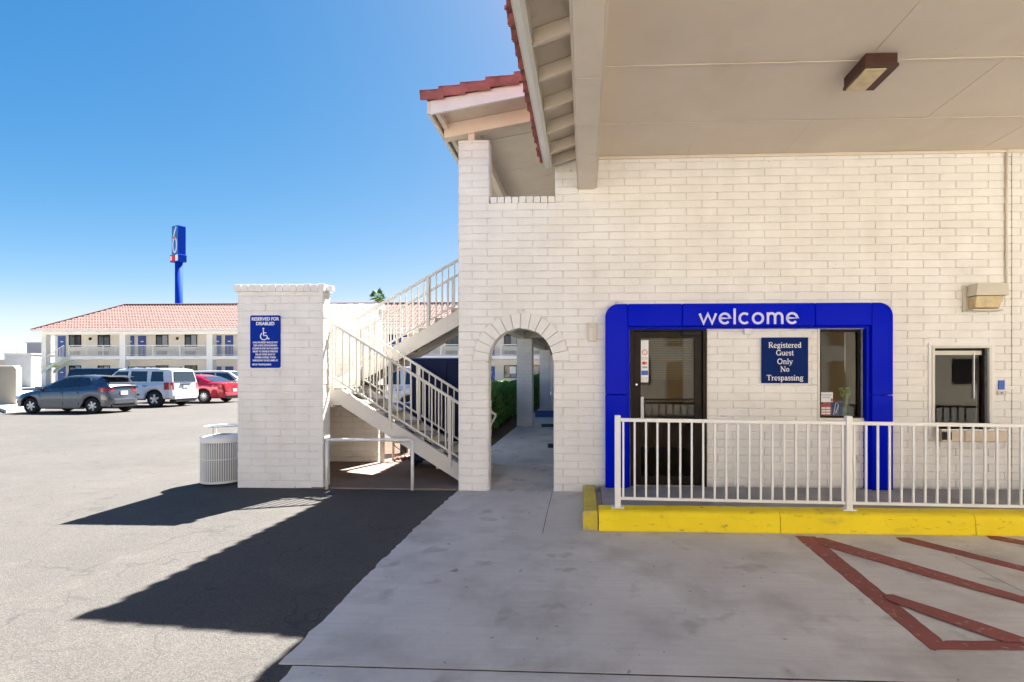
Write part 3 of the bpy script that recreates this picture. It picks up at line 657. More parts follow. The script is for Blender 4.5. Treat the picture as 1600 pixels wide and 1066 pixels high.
# ================================================================== WALL FITTINGS AND SIGNS
gs = thing('guest_sign', 'dark blue square sign reading Registered Guest Only No Trespassing', 'sign')
p0, p1 = on_plane(1190, 527.5, -.03), on_plane(1263, 599, -.03)
gx, gw = (p0[0] + p1[0]) / 2, p1[0] - p0[0]
bx('sign_face', SIGNBLUE, gs, p0[0], p1[0], -.03, -.012, p1[2], p0[2], bevel=.004)
bx('sign_back', DARK, gs, p0[0] + .1, p1[0] - .1, -.011, .0, p1[2] + .1, p0[2] - .1)
SER = {  # serif strokes: (advance, [(points, width)]) x-height 1
 'R': (1.15, [([(.22, 0), (.22, 1.45)], .2), ([(.22, 1.41)] + A(.55, 1.08, .32, .34, 90, -90, 10) + [(.22, .74)], .11), ([(.5, .74), (.98, .04)], .19), ([(.02, .04), (.45, .04)], .08), ([(.02, 1.41), (.3, 1.41)], .08), ([(.82, .04), (1.15, .04)], .08)]),
 'e': (.78, [([(.12, .56), (.66, .56)], .08), (A(.4, .5, .29, .45, 5, 180, 9), .12), (A(.4, .5, .29, .45, 180, 318, 8), .17)]),
 'g': (.84, [(A(.38, .66, .24, .29, 0, 360, 14), .14), ([(.3, .38), (.2, .22), (.6, .14)], .09), (A(.4, -.12, .32, .22, 90, 450, 14), .11), ([(.58, .86), (.82, .96)], .09)]),
 'i': (.45, [([(.22, 0), (.22, .95)], .17), ([(.02, .92), (.22, .92)], .08), ([(.02, .04), (.42, .04)], .08), ([(.2, 1.24), (.2, 1.44)], .19)]),
 's': (.66, [([(.56, .7)] + A(.33, .72, .21, .22, 20, 250, 9) + A(.33, .27, .23, .23, 70, -160, 9), .14)]),
 't': (.56, [([(.24, 1.25), (.24, .2), (.34, .05), (.52, .1)], .16), ([(.04, .9), (.5, .9)], .09)]),
 'r': (.62, [([(.2, 0), (.2, .95)], .17), ([(.2, .6), (.36, .86), (.56, .86)], .15), ([(.0, .04), (.42, .04)], .08), ([(.0, .92), (.2, .92)], .08)]),
 'd': (.88, [(A(.38, .48, .26, .42, 0, 360, 14), .15), ([(.66, 0), (.66, 1.45)], .17), ([(.48, 1.42), (.66, 1.42)], .08), ([(.66, .04), (.86, .04)], .08)]),
 'G': (1.25, [(A(.62, .72, .5, .66, 42, 330, 16), .17), ([(1.05, .05), (1.05, .62)], .19), ([(.8, .62), (1.25, .62)], .08), ([(1.02, 1.05), (1.02, 1.42)], .08)]),
 'u': (.9, [([(.2, .95), (.2, .3), (.3, .08), (.5, .06), (.68, .25)], .16), ([(.7, .95), (.7, 0)], .16), ([(.02, .92), (.2, .92)], .08), ([(.52, .92), (.7, .92)], .08), ([(.7, .04), (.88, .04)], .08)]),
 'O': (1.3, [(A(.62, .72, .5, .66, 0, 360, 20), .18)]),
 'n': (.92, [([(.2, 0), (.2, .95)], .16), ([(.2, .7), (.4, .9), (.6, .88), (.7, .7), (.7, 0)], .16), ([(.02, .04), (.38, .04)], .08), ([(.52, .04), (.9, .04)], .08), ([(.02, .92), (.2, .92)], .08)]),
 'l': (.45, [([(.22, 0), (.22, 1.45)], .17), ([(.04, 1.42), (.22, 1.42)], .08), ([(.02, .04), (.42, .04)], .08)]),
 'y': (.82, [([(.12, .92), (.44, .08)], .17), ([(.74, .92), (.36, -.25), (.2, -.38), (.06, -.34)], .1), ([(.0, .92), (.28, .92)], .08), ([(.58, .92), (.84, .92)], .08)]),
 'N': (1.35, [([(.22, 0), (.22, 1.42)], .1), ([(.2, 1.4), (1.08, .04)], .2), ([(1.1, 0), (1.1, 1.42)], .1), ([(.02, .04), (.42, .04)], .08), ([(.02, 1.41), (.3, 1.41)], .08), ([(.9, 1.41), (1.3, 1.41)], .08)]),
 'o': (.84, [(A(.4, .48, .29, .42, 0, 360, 14), .15)]),
 'T': (1.12, [([(.55, 0), (.55, 1.4)], .2), ([(.04, 1.38), (1.06, 1.38)], .11), ([(.07, 1.1), (.07, 1.42)], .07), ([(1.03, 1.1), (1.03, 1.42)], .07), ([(.35, .04), (.75, .04)], .08)]),
 'p': (.9, [([(.22, -.45), (.22, .95)], .17), (A(.5, .48, .26, .42, 0, 360, 14), .14), ([(.02, -.42), (.42, -.42)], .08), ([(.04, .92), (.22, .92)], .08)]),
 'a': (.78, [([(.12, .72), (.2, .9), (.42, .92), (.56, .75), (.56, .15), (.74, .05)], .15), (A(.34, .26, .22, .22, 40, 330, 10), .14)])}
for ln, py, wpx in (('Registered', 543.5, 50), ('Guest', 555.5, 27), ('Only', 569, 23.5), ('No', 581, 14), ('Trespassing', 594.5, 56)):
    sc_ = .049; adv = sum(SER[c][0] for c in ln); wm = wpx * .00845; hs = wm / adv; x = gx - wm / 2; zz = on_plane(1226, py, -.03)[2]; q = MB(); i = 0
    for c in ln:
        for pts, w in SER[c][1]: ribbon(q, [(x + p * hs, zz + z * sc_) for p, z in pts], w * .058, -.0335 - .0002 * (i % 3), -.029); i += 1
        x += SER[c][0] * hs
    q.build('lettering', LETTER, gs)
# wall lamp
lp = thing('wall_lamp', 'tan hooded wall light beside the conduit high on the wall', 'wall lamp')
LENS = mat('aged_lamp_lens', (.62, .50, .28), .35, .15, 12); HOOD = mat('tan_lamp_paint', (.62, .58, .48), .5, .05, 5)
bx('back_plate', HOOD, lp, 4.86, 4.90, -.03, -.002, 2.37, 2.71, bevel=.003); bx('back_plate', HOOD, lp, 4.90, 5.31, -.02, -.002, 2.38, 2.70)
MB().prism([(4.90, 2.56), (5.30, 2.56), (5.29, 2.71), (4.92, 2.71)], -.2, -.022).build('hood', HOOD, lp, bevel=.006)
q = MB(); q.add([(4.92, -.18, 2.555), (5.25, -.18, 2.555), (5.24, -.13, 2.41), (4.93, -.13, 2.41), (4.92, -.022, 2.555), (5.25, -.022, 2.555), (5.24, -.022, 2.40), (4.93, -.022, 2.40)], [(0,3,2,1),(4,5,6,7),(0,1,5,4),(1,2,6,5),(2,3,7,6),(3,0,4,7)]); q.build('lens', LENS, lp, bevel=.01)
bx('base_rim', HOOD, lp, 4.90, 5.27, -.15, -.021, 2.372, 2.395, bevel=.003)
# small wall box left of the surround, camera on the trim, call button
wb_ = thing('wall_box', 'small beige control box on the wall left of the blue surround', 'box'); bx('cover', HOOD, wb_, .04, .155, -.045, .0, 2.0, 2.25, bevel=.004); bx('window', TRIM, wb_, .06, .10, -.048, -.0455, 2.02, 2.18)
sn = thing('door_sensor', 'small white sensor box hanging under the blue surround', 'sensor'); bx('housing', WHITE, sn, 2.075, 2.175, -.06, -.014, 2.085, 2.185, bevel=.01)
cb = thing('call_button', 'blue and beige call button plate right of the night window', 'call button'); bx('plate', CYAN, cb, 5.31, 5.385, -.02, -.002, 1.37, 1.46 + .03, bevel=.003); bx('plate', HOOD, cb, 5.295, 5.40, -.03, -.002, 1.30, 1.355, bevel=.003); bx('button', DARK, cb, 5.325, 5.345, -.036, -.031, 1.32, 1.335)
hb = thing('hose_tap', 'small painted hose tap low on the wall below the window', 'tap'); q = MB(); q.tube((3.53, -.002, .48), (3.53, -.05, .48), .012, 8); q.tube((3.53, -.05, .48), (3.53, -.055, .43), .011, 8); q.tube((3.53, -.035, .49), (3.53, -.035, .52), .006, 6); q.tube((3.505, -.035, .52), (3.555, -.035, .52), .008, 6); q.build('spout', TRIM, hb, smooth=True)
# ceiling light
cl = thing('ceiling_light', 'rust brown box light with yellowed lens on the canopy ceiling', 'ceiling light')
RUST = mat('rust_brown_metal', (.06, .018, .012), .55, .2, 8, .2, 60); X0, X1, Ya, Yb = 2.50, 2.78, -2.20, -1.80
bx('housing', RUST, cl, X0, X1, Ya, Yb, 4.345, 4.437, bevel=.006); frame_ = MB()
q = MB(); q.box(X0 - .006, X1 + .008, Ya - .006, Ya + .03, 4.315, 4.344); q.box(X1 - .075, X1 + .008, Ya + .03, Yb + .006, 4.315, 4.344); q.box(X0 - .006, X0 + .012, Ya + .03, Yb + .006, 4.318, 4.344); q.box(X0 + .012, X1 - .075, Yb - .01, Yb + .006, 4.318, 4.344); q.build('lens_frame', RUST, cl, bevel=.003)
bx('lens', LENS, cl, X0 + .014, X1 - .077, Ya + .032, Yb - .012, 4.308, 4.344, bevel=.006)

# ================================================================== WALKWAY RAILING
rl = thing('walk_railing', 'white steel baluster railing along the yellow kerb in front of the door', 'railing')
ry = -1.555; rs = .011
def rz_(x): return .2 - rs * max(0, x - .4)
pa = on_plane(965, 700, ry)[0]; pb = on_plane(1325.5, 700, ry)[0]; pc = pb + (pb - pa); top = .915
for x in (pa, pb, pc, pc + (pb - pa)):
    p = MB().box(x - .03, x + .03, ry - .03, ry + .03, .204, .2 + top + .035).build('post', WHITE, rl, bevel=.004); bx('base_plate', WHITE, p, x - .065, x + .065, ry - .05, ry + .05, .2005, .2125, bevel=.003)
    q = MB()
    for i in (-1, 1): q.tube((x + i * .05, ry - .03, .2126), (x + i * .05, ry - .03, .222), .007, 6)
    q.build('bolt', CHROME, p)
BAL = MB().box(-.0095, .0095, -.0095, .0095, -.40, .40).mesh('baluster', WHITE)
for x0, x1 in ((pa, pb), (pb, pc), (pc, pc + pb - pa)):
    a, b = x0 + .031, x1 - .031
    MB().bar((a, ry, rz_(a) + top - .012), (b, ry, rz_(b) + top - .012), .035, .036).build('top_rail', WHITE, rl, bevel=.004)
    MB().bar((a, ry, rz_(a) + .095), (b, ry, rz_(b) + .095), .028, .028).build('bottom_rail', WHITE, rl, bevel=.003)
    n = 20; xs_ = [x0 + (x1 - x0) * (k + .5) / n * 1.0 for k in range(n)]
    for x in xs_:
        if x > 6.2: break
        o = inst('baluster', BAL, rl, (x, ry, rz_(x) + .503)); o.scale = (1, 1, .98)
# ================================================================== STAIR ENCLOSURE (left block wall)
en = thing('stair_enclosure', 'free-standing painted block wall with brick-on-edge cap carrying the blue parking sign', 'wall')
EX0, EX1, EY = -4.79, -3.585, .06; ET = .2; EZ = 27 * BH - .04
c = MB(); c.box(EX0 + .006, EX1 - .006, EY + .008, EY + ET, -.05, EZ); c.box(EX0 + .006, EX0 + ET, EY + ET, 2.30, -.05, EZ); c.box(EX0 + ET, -3.64, 2.108, 2.30, -.05, EZ)
c.build('wall_core', MORTAR, en)
fr_ = rows(EX0, EX1, 0, EZ, off=EX0 + .2)
lay(en, fr_, origin=(0, EY, 0), limit=130, seed=21)
lay(en, rows(0, ET, 0, EZ, L=.4, off=.1), origin=(EX1, EY, 0), rz=R(90), limit=60, seed=22, rough=.006)
lay(en, rows(-4.59, -3.63, 0, EZ, off=-4.5), origin=(0, 2.10, 0), limit=100, seed=23)
lay(en, rows(0, .2, 0, EZ, L=.4, off=.1), origin=(-3.63, 2.10, 0), rz=R(90), limit=0, seed=24, rough=.01)
lay(en, rows(-2.3, -EY, 0, EZ, off=0), origin=(EX0, 0, 0), rz=R(-90), limit=0, seed=25)
CAPB = []
for k in range(5):
    q = MB(); rr = random.Random(k); q.box(-.046, .046, -.125, .125, 0, .096 + rr.uniform(-.003, .003)); CAPB.append(q)
n = 13; st_ = (EX1 + .03 - (EX0 - .03)) / n
for k in range(n): CAPB[k % 5].build('cap_brick', BLOCK, en, bevel=.006, loc=(EX0 - .03 + st_ * (k + .5), EY + .1 + random.uniform(-.004, .004), EZ))
for k in range(11): CAPB[k % 5].build('cap_brick', BLOCK, en, bevel=.006, loc=(-4.62 + .098 * k, 2.20, EZ))
q = MB()
for k in range(18): y = EY + .27 + k * .098; q.box(EX0 - .03, EX0 + .22, y, y + .088, EZ, EZ + .094)
q.build('cap_bricks', BLOCK, en, kind='stuff')
bx('cap_brick', BLOCK, en, EX1 - .02, EX1 + .10, EY + .05, EY + .14, EZ + .01, EZ + .085, bevel=.006)

# parking sign
ps = thing('disabled_parking_sign', 'bright blue reserved for disabled parking sign with wheelchair symbol', 'sign')
sy = EY - .008; a, b = on_plane(391, 493, sy), on_plane(438.5, 575, sy); sx0, sx1, sz1, sz0 = a[0], b[0], a[2], b[2]
def rrect(x0, x1, z0, z1, r): return arc(x1 - r, z1 - r, r, 0, math.pi / 2, 5) + arc(x0 + r, z1 - r, r, math.pi / 2, math.pi, 5) + arc(x0 + r, z0 + r, r, math.pi, 1.5 * math.pi, 5) + arc(x1 - r, z0 + r, r, 1.5 * math.pi, 2 * math.pi, 5)
MB().prism(rrect(sx0, sx1, sz0, sz1, .025), sy - .003, sy).build('sign_plate', SIGNBLUE2, ps)
mx = (sx0 + sx1) / 2; W_ = sx1 - sx0; Hh = sz1 - sz0
def tl(s, fy, size, w=None, **k):
    o = text('lettering', s, size, LETTER, ps, mx, sy - .004, sz1 - fy * Hh - size * .36, bold=k.get('bold', .001))
    if w: 
        d = o.dimensions.x or 1; o.scale.x = w / max(1e-3, (max(v.co.x for v in o.data.vertices) - min(v.co.x for v in o.data.vertices)))
tl('RESERVED FOR', .066, .062, W_ * .90, bold=.0018); tl('DISABLED', .155, .062, W_ * .60, bold=.0018)
for i, (s, w) in enumerate((('UNAUTHORIZED VEHICLES NOT', .82), ('DISPLAYING DISTINGUISHING', .78), ('LICENSE PLATES OR PLACARDS', .84), ('ISSUED TO DISABLED PERSONS', .82), ('WILL BE TOWED AWAY AT', .66), ('OWNERS EXPENSE. TOWED', .70), ('VEHICLES MAY BE RECLAIMED AT', .84))):
    tl(s, .515 + i * .057, .034, W_ * w, bold=.001)
o = text('lettering', 'OR BY TELEPHONING', .034, LETTER, ps, sx0 + .03, sy - .004, sz0 + .035, align='LEFT', bold=.001); o.scale.x = .8
q = MB(); u = .0625; ox, oz = mx - .3 * u, sz1 - .36 * Hh
ribbon(q, A(ox + .0, oz - .45 * u, .78 * u, .78 * u, 120, 345, 18), .20 * u, sy - .0055, sy - .003)
ribbon(q, [(ox - .12 * u, oz + .9 * u), (ox - .05 * u, oz - .28 * u), (ox + .62 * u, oz - .28 * u), (ox + .98 * u, oz - 1.05 * u), (ox + 1.25 * u, oz - .92 * u)], .20 * u, sy - .0062, sy - .003)
ribbon(q, [(ox - .08 * u, oz + .30 * u), (ox + .55 * u, oz + .30 * u)], .18 * u, sy - .0058, sy - .003)
q.prism(A(ox - .12 * u, oz + 1.22 * u, .2 * u, .2 * u, 0, 360, 12)[:-1], sy - .0055, sy - .003); q.build('wheelchair_symbol', LETTER, ps)
for z in (sz0 + .03, sz1 - .03): MB().tube((mx, sy - .003, z), (mx, sy - .007, z), .006, 8).build('screw', CHROME, ps)

# ================================================================== STAIRCASE
sc_ = thing('staircase', 'cream steel switchback staircase with concrete treads and baluster railings', 'staircase')
TREAD = mat('tread_concrete', (.42, .38, .33), .85, .12, 4, .4, 80)
CM = CREAMMETAL
def lowz(x): return 1.347 - .624 * (x + 3.45)
def upz(x): return 1.976 + .56 * (x + 3.14)
LY0, LY1, UY0, UY1 = .33, 1.22, 1.34, 2.06
def stringer(x0, x1, fz, y, h, t=.045, flange=.05):
    q = MB(); q.prism([(x0, fz(x0) - h), (x1, fz(x1) - h), (x1, fz(x1)), (x0, fz(x0))], y, y + t * .4)
    q.prism([(x0, fz(x0) - .012), (x1, fz(x1) - .012), (x1, fz(x1)), (x0, fz(x0))], y + t * .4, y + t * .4 + flange)
    q.prism([(x0, fz(x0) - h), (x1, fz(x1) - h), (x1, fz(x1) - h + .012), (x0, fz(x0) - h + .012)], y + t * .4, y + t * .4 + flange)
    return q.build('stringer', CM, sc_)
xe = -3.45 + 1.347 / .624
stringer(-3.45, -1.40, lowz, LY0, .235); stringer(-3.45, -1.56, lowz, LY1, .235)
for y in (UY0, UY1): stringer(-4.05, -1.42, upz, y, .26)
ld = MB(); ld.box(-4.56, -3.451, LY0, LY0 + .02, 1.13, 1.347); ld.box(-4.56, -3.45, LY0 + .021, 2.09, 1.27, 1.33); ld.box(-4.56, -3.45, LY0 + .021, 2.09, 1.331, 1.345)
ld.build('landing', CM, sc_); bx('landing_deck', TREAD, sc_, -4.56, -3.46, LY0 + .03, 2.08, 1.3455, 1.375)
for x in (-4.5, -3.52):
    for y in (2.0,): MB().tube((x, y, .02), (x, y, 1.27), .04, 10).build('landing_post', CM, sc_, smooth=True)
n = 7; 
for k in range(n):
    x = -3.45 + (k + .5) * (xe + 3.45) / (n + .5); z = 1.347 - (k + 1) * 1.347 / (n + 1)
    q = MB(); q.box(x - .155, x + .155, LY0 + .06, LY1 - .005, z - .05, z); q.build('tread', TREAD, sc_, bevel=.006)
n = 10
for k in range(n):
    x = -4.0 + (k + .5) * .265; z = 1.375 + (k + 1) * .157
    if x > -1.5: break
    q = MB(); q.box(x - .15, x + .15, UY0 + .07, UY1 - .005, z - .055, z); q.build('tread', TREAD, sc_, bevel=.006)
    bx('riser', CM, sc_, x - .150, x - .144, UY0 + .07, UY1 - .005, z - .157 + .001, z - .056)
bx('upper_landing', STUCCO, off, -1.98, -1.35, .21, 2.5, 2.80, 2.95) if False else None
def rail(x0, x1, f, y, hb=.10, ht=.86, sp=.098, posts=(), size=.0085):
    q = MB(); q.bar((x0, y, f(x0) + ht), (x1, y, f(x1) + ht), .036, .036); r = q.build('railing', CM, sc_)
    MB().bar((x0, y, f(x0) + hb), (x1, y, f(x1) + hb), .025, .025).build('bottom_rail', CM, r)
    for x in posts: MB().box(x - .021, x + .021, y - .021, y + .021, f(x) - .12, f(x) + ht + .02).build('post', CM, r)
    sl_ = (f(x1) - f(x0)) / (x1 - x0); hh = (ht - hb) / 2
    me = MB().box(-size, size, -size, size, -hh, hh).mesh('stair_baluster', CM)
    n = int(abs(x1 - x0) / sp)
    for k in range(n):
        x = x0 + (x1 - x0) * (k + .5) / n
        if min([abs(x - p) for p in posts] or [9]) < .03: continue
        inst('baluster', me, r, (x, y, f(x) + (ht + hb) / 2))
rail(-3.58, -1.42, lowz, LY0 + .0, posts=(-2.75, -1.9, -1.44))
rail(-3.50, -1.52, lowz, LY1 + .0, posts=(-2.62, -1.9, -1.52))
q = MB(); q.bar((-1.50, LY1, lowz(-1.50) + .86), (-1.39, LY1, lowz(-1.39) + .86), .035, .035); q.bar((-1.40, LY1, lowz(-1.39) + .85), (-1.50, LY1, lowz(-1.50) + .60), .03, .03); q.build('rail_return', CM, sc_)
rail(-3.72, -1.45, upz, UY0 + .02, posts=(-2.52, -1.6), ht=.80)
rail(-3.95, -1.45, upz, UY1 + .02, posts=(-3.9, -2.3), ht=.80)
for x, y in ((-3.60, LY0 + .02), (-3.62, 1.30), (-3.70, UY0 + .02)): MB().box(x - .024, x + .024, y - .022, y + .022, 1.1, 2.50 if y < 1 else 2.28).build('newel_post', CM, sc_, bevel=.003)
# low pipe guard
gp = thing('pipe_guard', 'low white pipe guard rail standing in front of the space under the stairs', 'guard rail')
q = MB(); ga, gb, gy = -3.515, -2.335, .03
q.tube((ga + .03, gy, .675), (gb - .03, gy, .675), .022, 12); q.build('top_bar', WHITE, gp, smooth=True)
for x, s in ((ga, 1), (gb, -1)):
    q = MB(); q.tube((x, gy, 0), (x, gy, .645), .022, 12); prev = Vector((x, gy, .645))
    for k in range(1, 5): t = math.pi / 2 * k / 4; p = Vector((x + s * .03 * (1 - math.cos(t)), gy, .645 + .03 * math.sin(t))); q.tube(prev, p, .0225, 12); prev = p
    q.build('leg', WHITE, gp, smooth=True)
# navy cabinet on legs below the upper flight
nc = thing('navy_cabinet', 'tall dark navy steel cabinet standing on legs under the upper stair flight', 'cabinet')
bx('body', NAVY, nc, -2.83, -1.62, 1.44, 2.02, .16, 1.805, bevel=.01); bx('side_panel', NAVY, nc, -2.84, -2.815, 1.43, 2.03, .03, 1.79, bevel=.004); bx('roof_flange', flat('blue_edge', (.03, .06, .2), .4), nc, -2.86, -1.60, 1.41, 2.04, 1.807, 1.83, bevel=.003)
bx('door_panel', NAVY, nc, -2.78, -2.24, 1.428, 1.438, .22, 1.75, bevel=.004); bx('door_panel', NAVY, nc, -2.22, -1.68, 1.428, 1.438, .22, 1.75, bevel=.004)
for x in (-2.40, -1.75):
    for y in (1.5, 1.96): MB().tube((x, y, .02), (x, y, .16), .035, 10).build('leg', WHITE, nc, smooth=True)
# water riser and cord
wr_ = thing('water_riser', 'rusty valve pipe and loose cord on the slab behind the stairs', 'pipe')
q = MB(); q.tube((-3.42, 2.25, .02), (-3.42, 2.25, .95), .022, 10); q.tube((-3.42, 2.25, .35), (-3.25, 2.2, .35), .02, 8); q.build('pipe', mat('tan_pipe', (.55, .47, .38), .6), wr_, smooth=True)
q = MB(); pr = Vector((-3.3, 2.2, .7))
for k in range(1, 13): p = Vector((-3.3 + .1 * math.sin(k * .7), 2.2 + .03 * k % .1, .7 - .055 * k)); q.tube(pr, p, .008, 6); pr = p
q.build('cord', DARK, wr_)
q = MB(); 
for k in range(7): q.tube((-3.35 + .07 * k, 2.1, .05 + .02 * (k % 2)), (-3.31 + .07 * k, 2.18, .09), .028, 8)
q.build('valve', mat('rusty_valve', (.16, .06, .04), .8, .3, 20), wr_)
# electrical pedestal behind
ep = thing('utility_pedestal', 'dark utility box on a stub post behind the stairs', 'utility box'); bx('box_body', NAVY, ep, -3.75, -3.35, 3.0, 3.3, .45, 1.0, bevel=.01); bx('stub_post', BRONZE, ep, -3.6, -3.48, 3.1, 3.2, .0, .45)

# ================================================================== LITTER BASKET
tb = thing('litter_basket', 'white slatted wire litter basket with raised ring top left of the block wall', 'litter bin')
bc = on_ground(345, 755); bc = Vector((bc[0], bc[1] + .05, 0)); br = .27
for z, h in ((.03, .03), (.36, .012), (.60, .065)):
    q = MB(); q.lathe([(br, z), (br + .012, z), (br + .012, z + h), (br, z + h), (br, z)], bc, 32); q.build('hoop', WHITE, tb, smooth=False)
SLAT = MB().box(-.006, .006, -.004, .004, -.30, .30).mesh('basket_slat', WHITE)
for k in range(60):
    t = 2 * math.pi * k / 60; inst('slat', SLAT, tb, (bc.x + (br + .004) * math.cos(t), bc.y + (br + .004) * math.sin(t), .33), rz=t + math.pi / 2)
q = MB(); q.lathe([(br - .02, .04), (br - .02, .56)], bc, 28); q.lathe([(0, .04), (br - .02, .04)], bc, 28); q.build('liner', mat('grey_liner', (.30, .33, .36), .5), tb, smooth=True)
q = MB(); q.lathe([(br + .01, .665), (br + .012, .672), (.13, .70), (.12, .695), (br, .66)], bc, 32); q.build('lid', WHITE, tb, smooth=True)
for k in range(3):
    t = 2 * math.pi * k / 3 + .5; MB().tube((bc.x + .2 * math.cos(t), bc.y + .2 * math.sin(t), .68), (bc.x + .2 * math.cos(t), bc.y + .2 * math.sin(t), .82), .007, 8).build('stanchion', WHITE, tb)
q = MB(); q.lathe([(.185, .815), (.235, .815), (.238, .82), (.235, .826), (.185, .826), (.185, .815)], bc, 32); q.build('ring_top', WHITE, tb, smooth=False)

# ================================================================== CORRIDOR POSTS, MATS, HEDGES
for i, (y, lb) in enumerate(((8.15, 'nearest painted block post seen through the arch'), (15.8, 'second painted block post seen through the arch, beside the blue mat'), (23.4, 'third painted block post deep behind the arch'), (31.0, 'farthest block post of the passage behind the arch'))):
    t = thing('walkway_post', lb, 'post', group='block posts of the covered walk')
    bx('core', MORTAR, t, -1.972, -1.538, y + .008, y + .44, .0, 2.578)
    lay(t, rows(-1.98, -1.53, .02, 2.578, off=-1.98 + .203, zbase=.02), origin=(0, y, 0), limit=60 if i == 0 else 0, seed=40 + i)
    lay(t, rows(0, .45, .02, 2.578, off=.203, zbase=.02), origin=(-1.53, y, 0), rz=R(90), limit=0, seed=50 + i)
for y0, y1, x0, m, nm, lb in ((14.2, 14.9, -1.75, mat('blue_mat', (.015, .06, .22), .9, .1, 30), 'door_mat', 'bright blue mat on the passage floor by the second post'), (9.0, 9.7, -1.15, mat('grey_mat', (.05, .05, .055), .95), 'door_mat', 'charcoal mat on the passage floor behind the first post'), (4.1, 4.75, -.87, mat('black_mat', (.012, .014, .03), .95), 'door_mat', 'black mat nearest the arch at the right side')):
    pass
def mat_(px0, y0, y1, m, lb):
    a = on_ground(px0, y0, .02); b_ = on_ground(px0, y1, .02)
    o = MB().slab([(b_[0], b_[1]), (-.45, b_[1]), (-.45, a[1]), (a[0], a[1])], .021, .032).build('door_mat', m); tag(o, lb, 'mat', 'mats along the passage')
mat_(836, 642, 652, mat('blue_mat', (.03, .11, .36), .9, .1, 30), 'bright blue mat on the passage floor by the second post')
mat_(846, 663, 667.5, mat('grey_mat', (.06, .06, .065), .95), 'charcoal mat on the passage floor just behind the first post')
mat_(856, 694, 700, mat('black_mat', (.012, .014, .03), .95), 'black mat on the passage floor nearest the arch')
dc = thing('covered_cart', 'dark covered barbecue cart at the right edge of the passage', 'cart'); q = MB()
q.prism([(-.95, .15), (-.42, .15), (-.42, 1.25), (-.60, 1.38), (-.84, 1.36), (-1.0, 1.1), (-1.03, .7)], 14.9, 15.6); q.build('cover', mat('dark_cover', (.02, .022, .03), .6, .3, 6, .5, 8), dc, bevel=.04)
for x in (-.9, -.5): MB().tube((x, 15.0, .1), (x, 15.04, .1), .08, 12).build('wheel', DARK, dc)
bx('lid_panel', flat('lid_silver', (.4, .42, .45), .3, .8), dc, -.9, -.45, 14.95, 15.3, 1.385, 1.43)
ash = thing('ash_urn', 'grey urn at the right edge of the passage behind the arch', 'urn'); MB().lathe([(.10, .03), (.13, .1), (.15, .3), (.13, .42), (.15, .44)], (-.50, 3.5, 0), 20, cap=True).build('bowl', flat('urn_grey', (.35, .38, .42), .35, .5), ash, smooth=True)
def foliage(name, boxes, n, size, m, parent=None, seed=0, top_round=.25):
    rn = random.Random(seed); vs = []; fs = []
    for (x0, x1, y0, y1, z0, z1) in boxes:
        cnt = int(n * 1.0)
        for _ in range(cnt):
            u, v, w = rn.random(), rn.random(), rn.random()
            # keep most leaves near the shell
            ax = rn.random()
            if ax < .42: u = 1 - abs(rn.gauss(0, .05)) if rn.random() < .8 else abs(rn.gauss(0, .05))
            elif ax < .75: w = 1 - abs(rn.gauss(0, .05))
            elif ax < .9: v = abs(rn.gauss(0, .02))
            p = Vector((x0 + (x1 - x0) * u, y0 + (y1 - y0) * v, z0 + (z1 - z0) * w))
            bump = mnoise.noise(Vector((p.x * 2.3, p.y * 2.3, p.z * 2.3))) * .16 + mnoise.noise(Vector((p.x * 7, p.y * 7, p.z * 7))) * .06
            c0 = Vector(((x0 + x1) / 2, p.y, (z0 + z1) / 2)); d = (p - c0)
            if d.length > 0: p = p + d.normalized() * bump
            if w > .85 and (u > .85 or u < .15): p.z -= top_round * rn.random() * .4
            a = Vector((rn.gauss(0, 1), rn.gauss(0, 1), rn.gauss(0, 1))).normalized(); b = a.orthogonal().normalized(); s = size * rn.uniform(.6, 1.3)
            i = len(vs); vs += [p - a * s, p + b * s * .45, p + a * s, p - b * s * .45]; fs.append((i, i + 1, i + 2, i + 3))
    q = MB(); q.v = [tuple(v) for v in vs]; q.f = fs; return q.build(name, m, parent, fixn=False, kind='stuff' if parent else None)
h1 = thing('hedge', 'dense clipped green hedge seen through the arch beside the first post', 'hedge', group='clipped hedges beside the passage')
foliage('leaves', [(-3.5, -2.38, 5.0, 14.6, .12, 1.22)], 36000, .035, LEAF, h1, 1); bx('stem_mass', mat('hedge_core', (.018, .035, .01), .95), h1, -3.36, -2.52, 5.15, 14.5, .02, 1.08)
h2 = thing('hedge', 'smaller green hedge between the first and second posts of the passage', 'hedge', group='clipped hedges beside the passage')
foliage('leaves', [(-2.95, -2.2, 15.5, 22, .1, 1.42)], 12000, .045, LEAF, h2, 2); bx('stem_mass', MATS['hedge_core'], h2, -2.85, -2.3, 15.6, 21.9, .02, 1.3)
def ball(name, c, r, n, size, m, parent, seed, squash=1.0):
    rn = random.Random(seed); q = MB(); vs = []; fs = []
    for _ in range(n):
        d = Vector((rn.gauss(0, 1), rn.gauss(0, 1), rn.gauss(0, 1))).normalized(); rr = r * (1 - abs(rn.gauss(0, .13))) * (1 + .2 * mnoise.noise(d * 2.2))
        p = Vector(c) + Vector((d.x * rr, d.y * rr, d.z * rr * squash)); a = Vector((rn.gauss(0, 1), rn.gauss(0, 1), rn.gauss(0, 1))).normalized(); b = a.orthogonal().normalized(); s = size * rn.uniform(.6, 1.3)
        i = len(vs); vs += [p - a * s, p + b * s * .45, p + a * s, p - b * s * .45]; fs.append((i, i + 1, i + 2, i + 3))
    q.v = [tuple(v) for v in vs]; q.f = fs; return q.build(name, m, parent, fixn=False, kind='stuff')
b1 = thing('round_bush', 'round clipped bush in front of the far blue door behind the arch', 'bush'); ball('leaves', (-3.95, 28.0, .75), .62, 5000, .05, LEAF, b1, 5); MB().tube((-3.95, 28, 0), (-3.95, 28, .6), .05, 8).build('stem', BARK, b1)
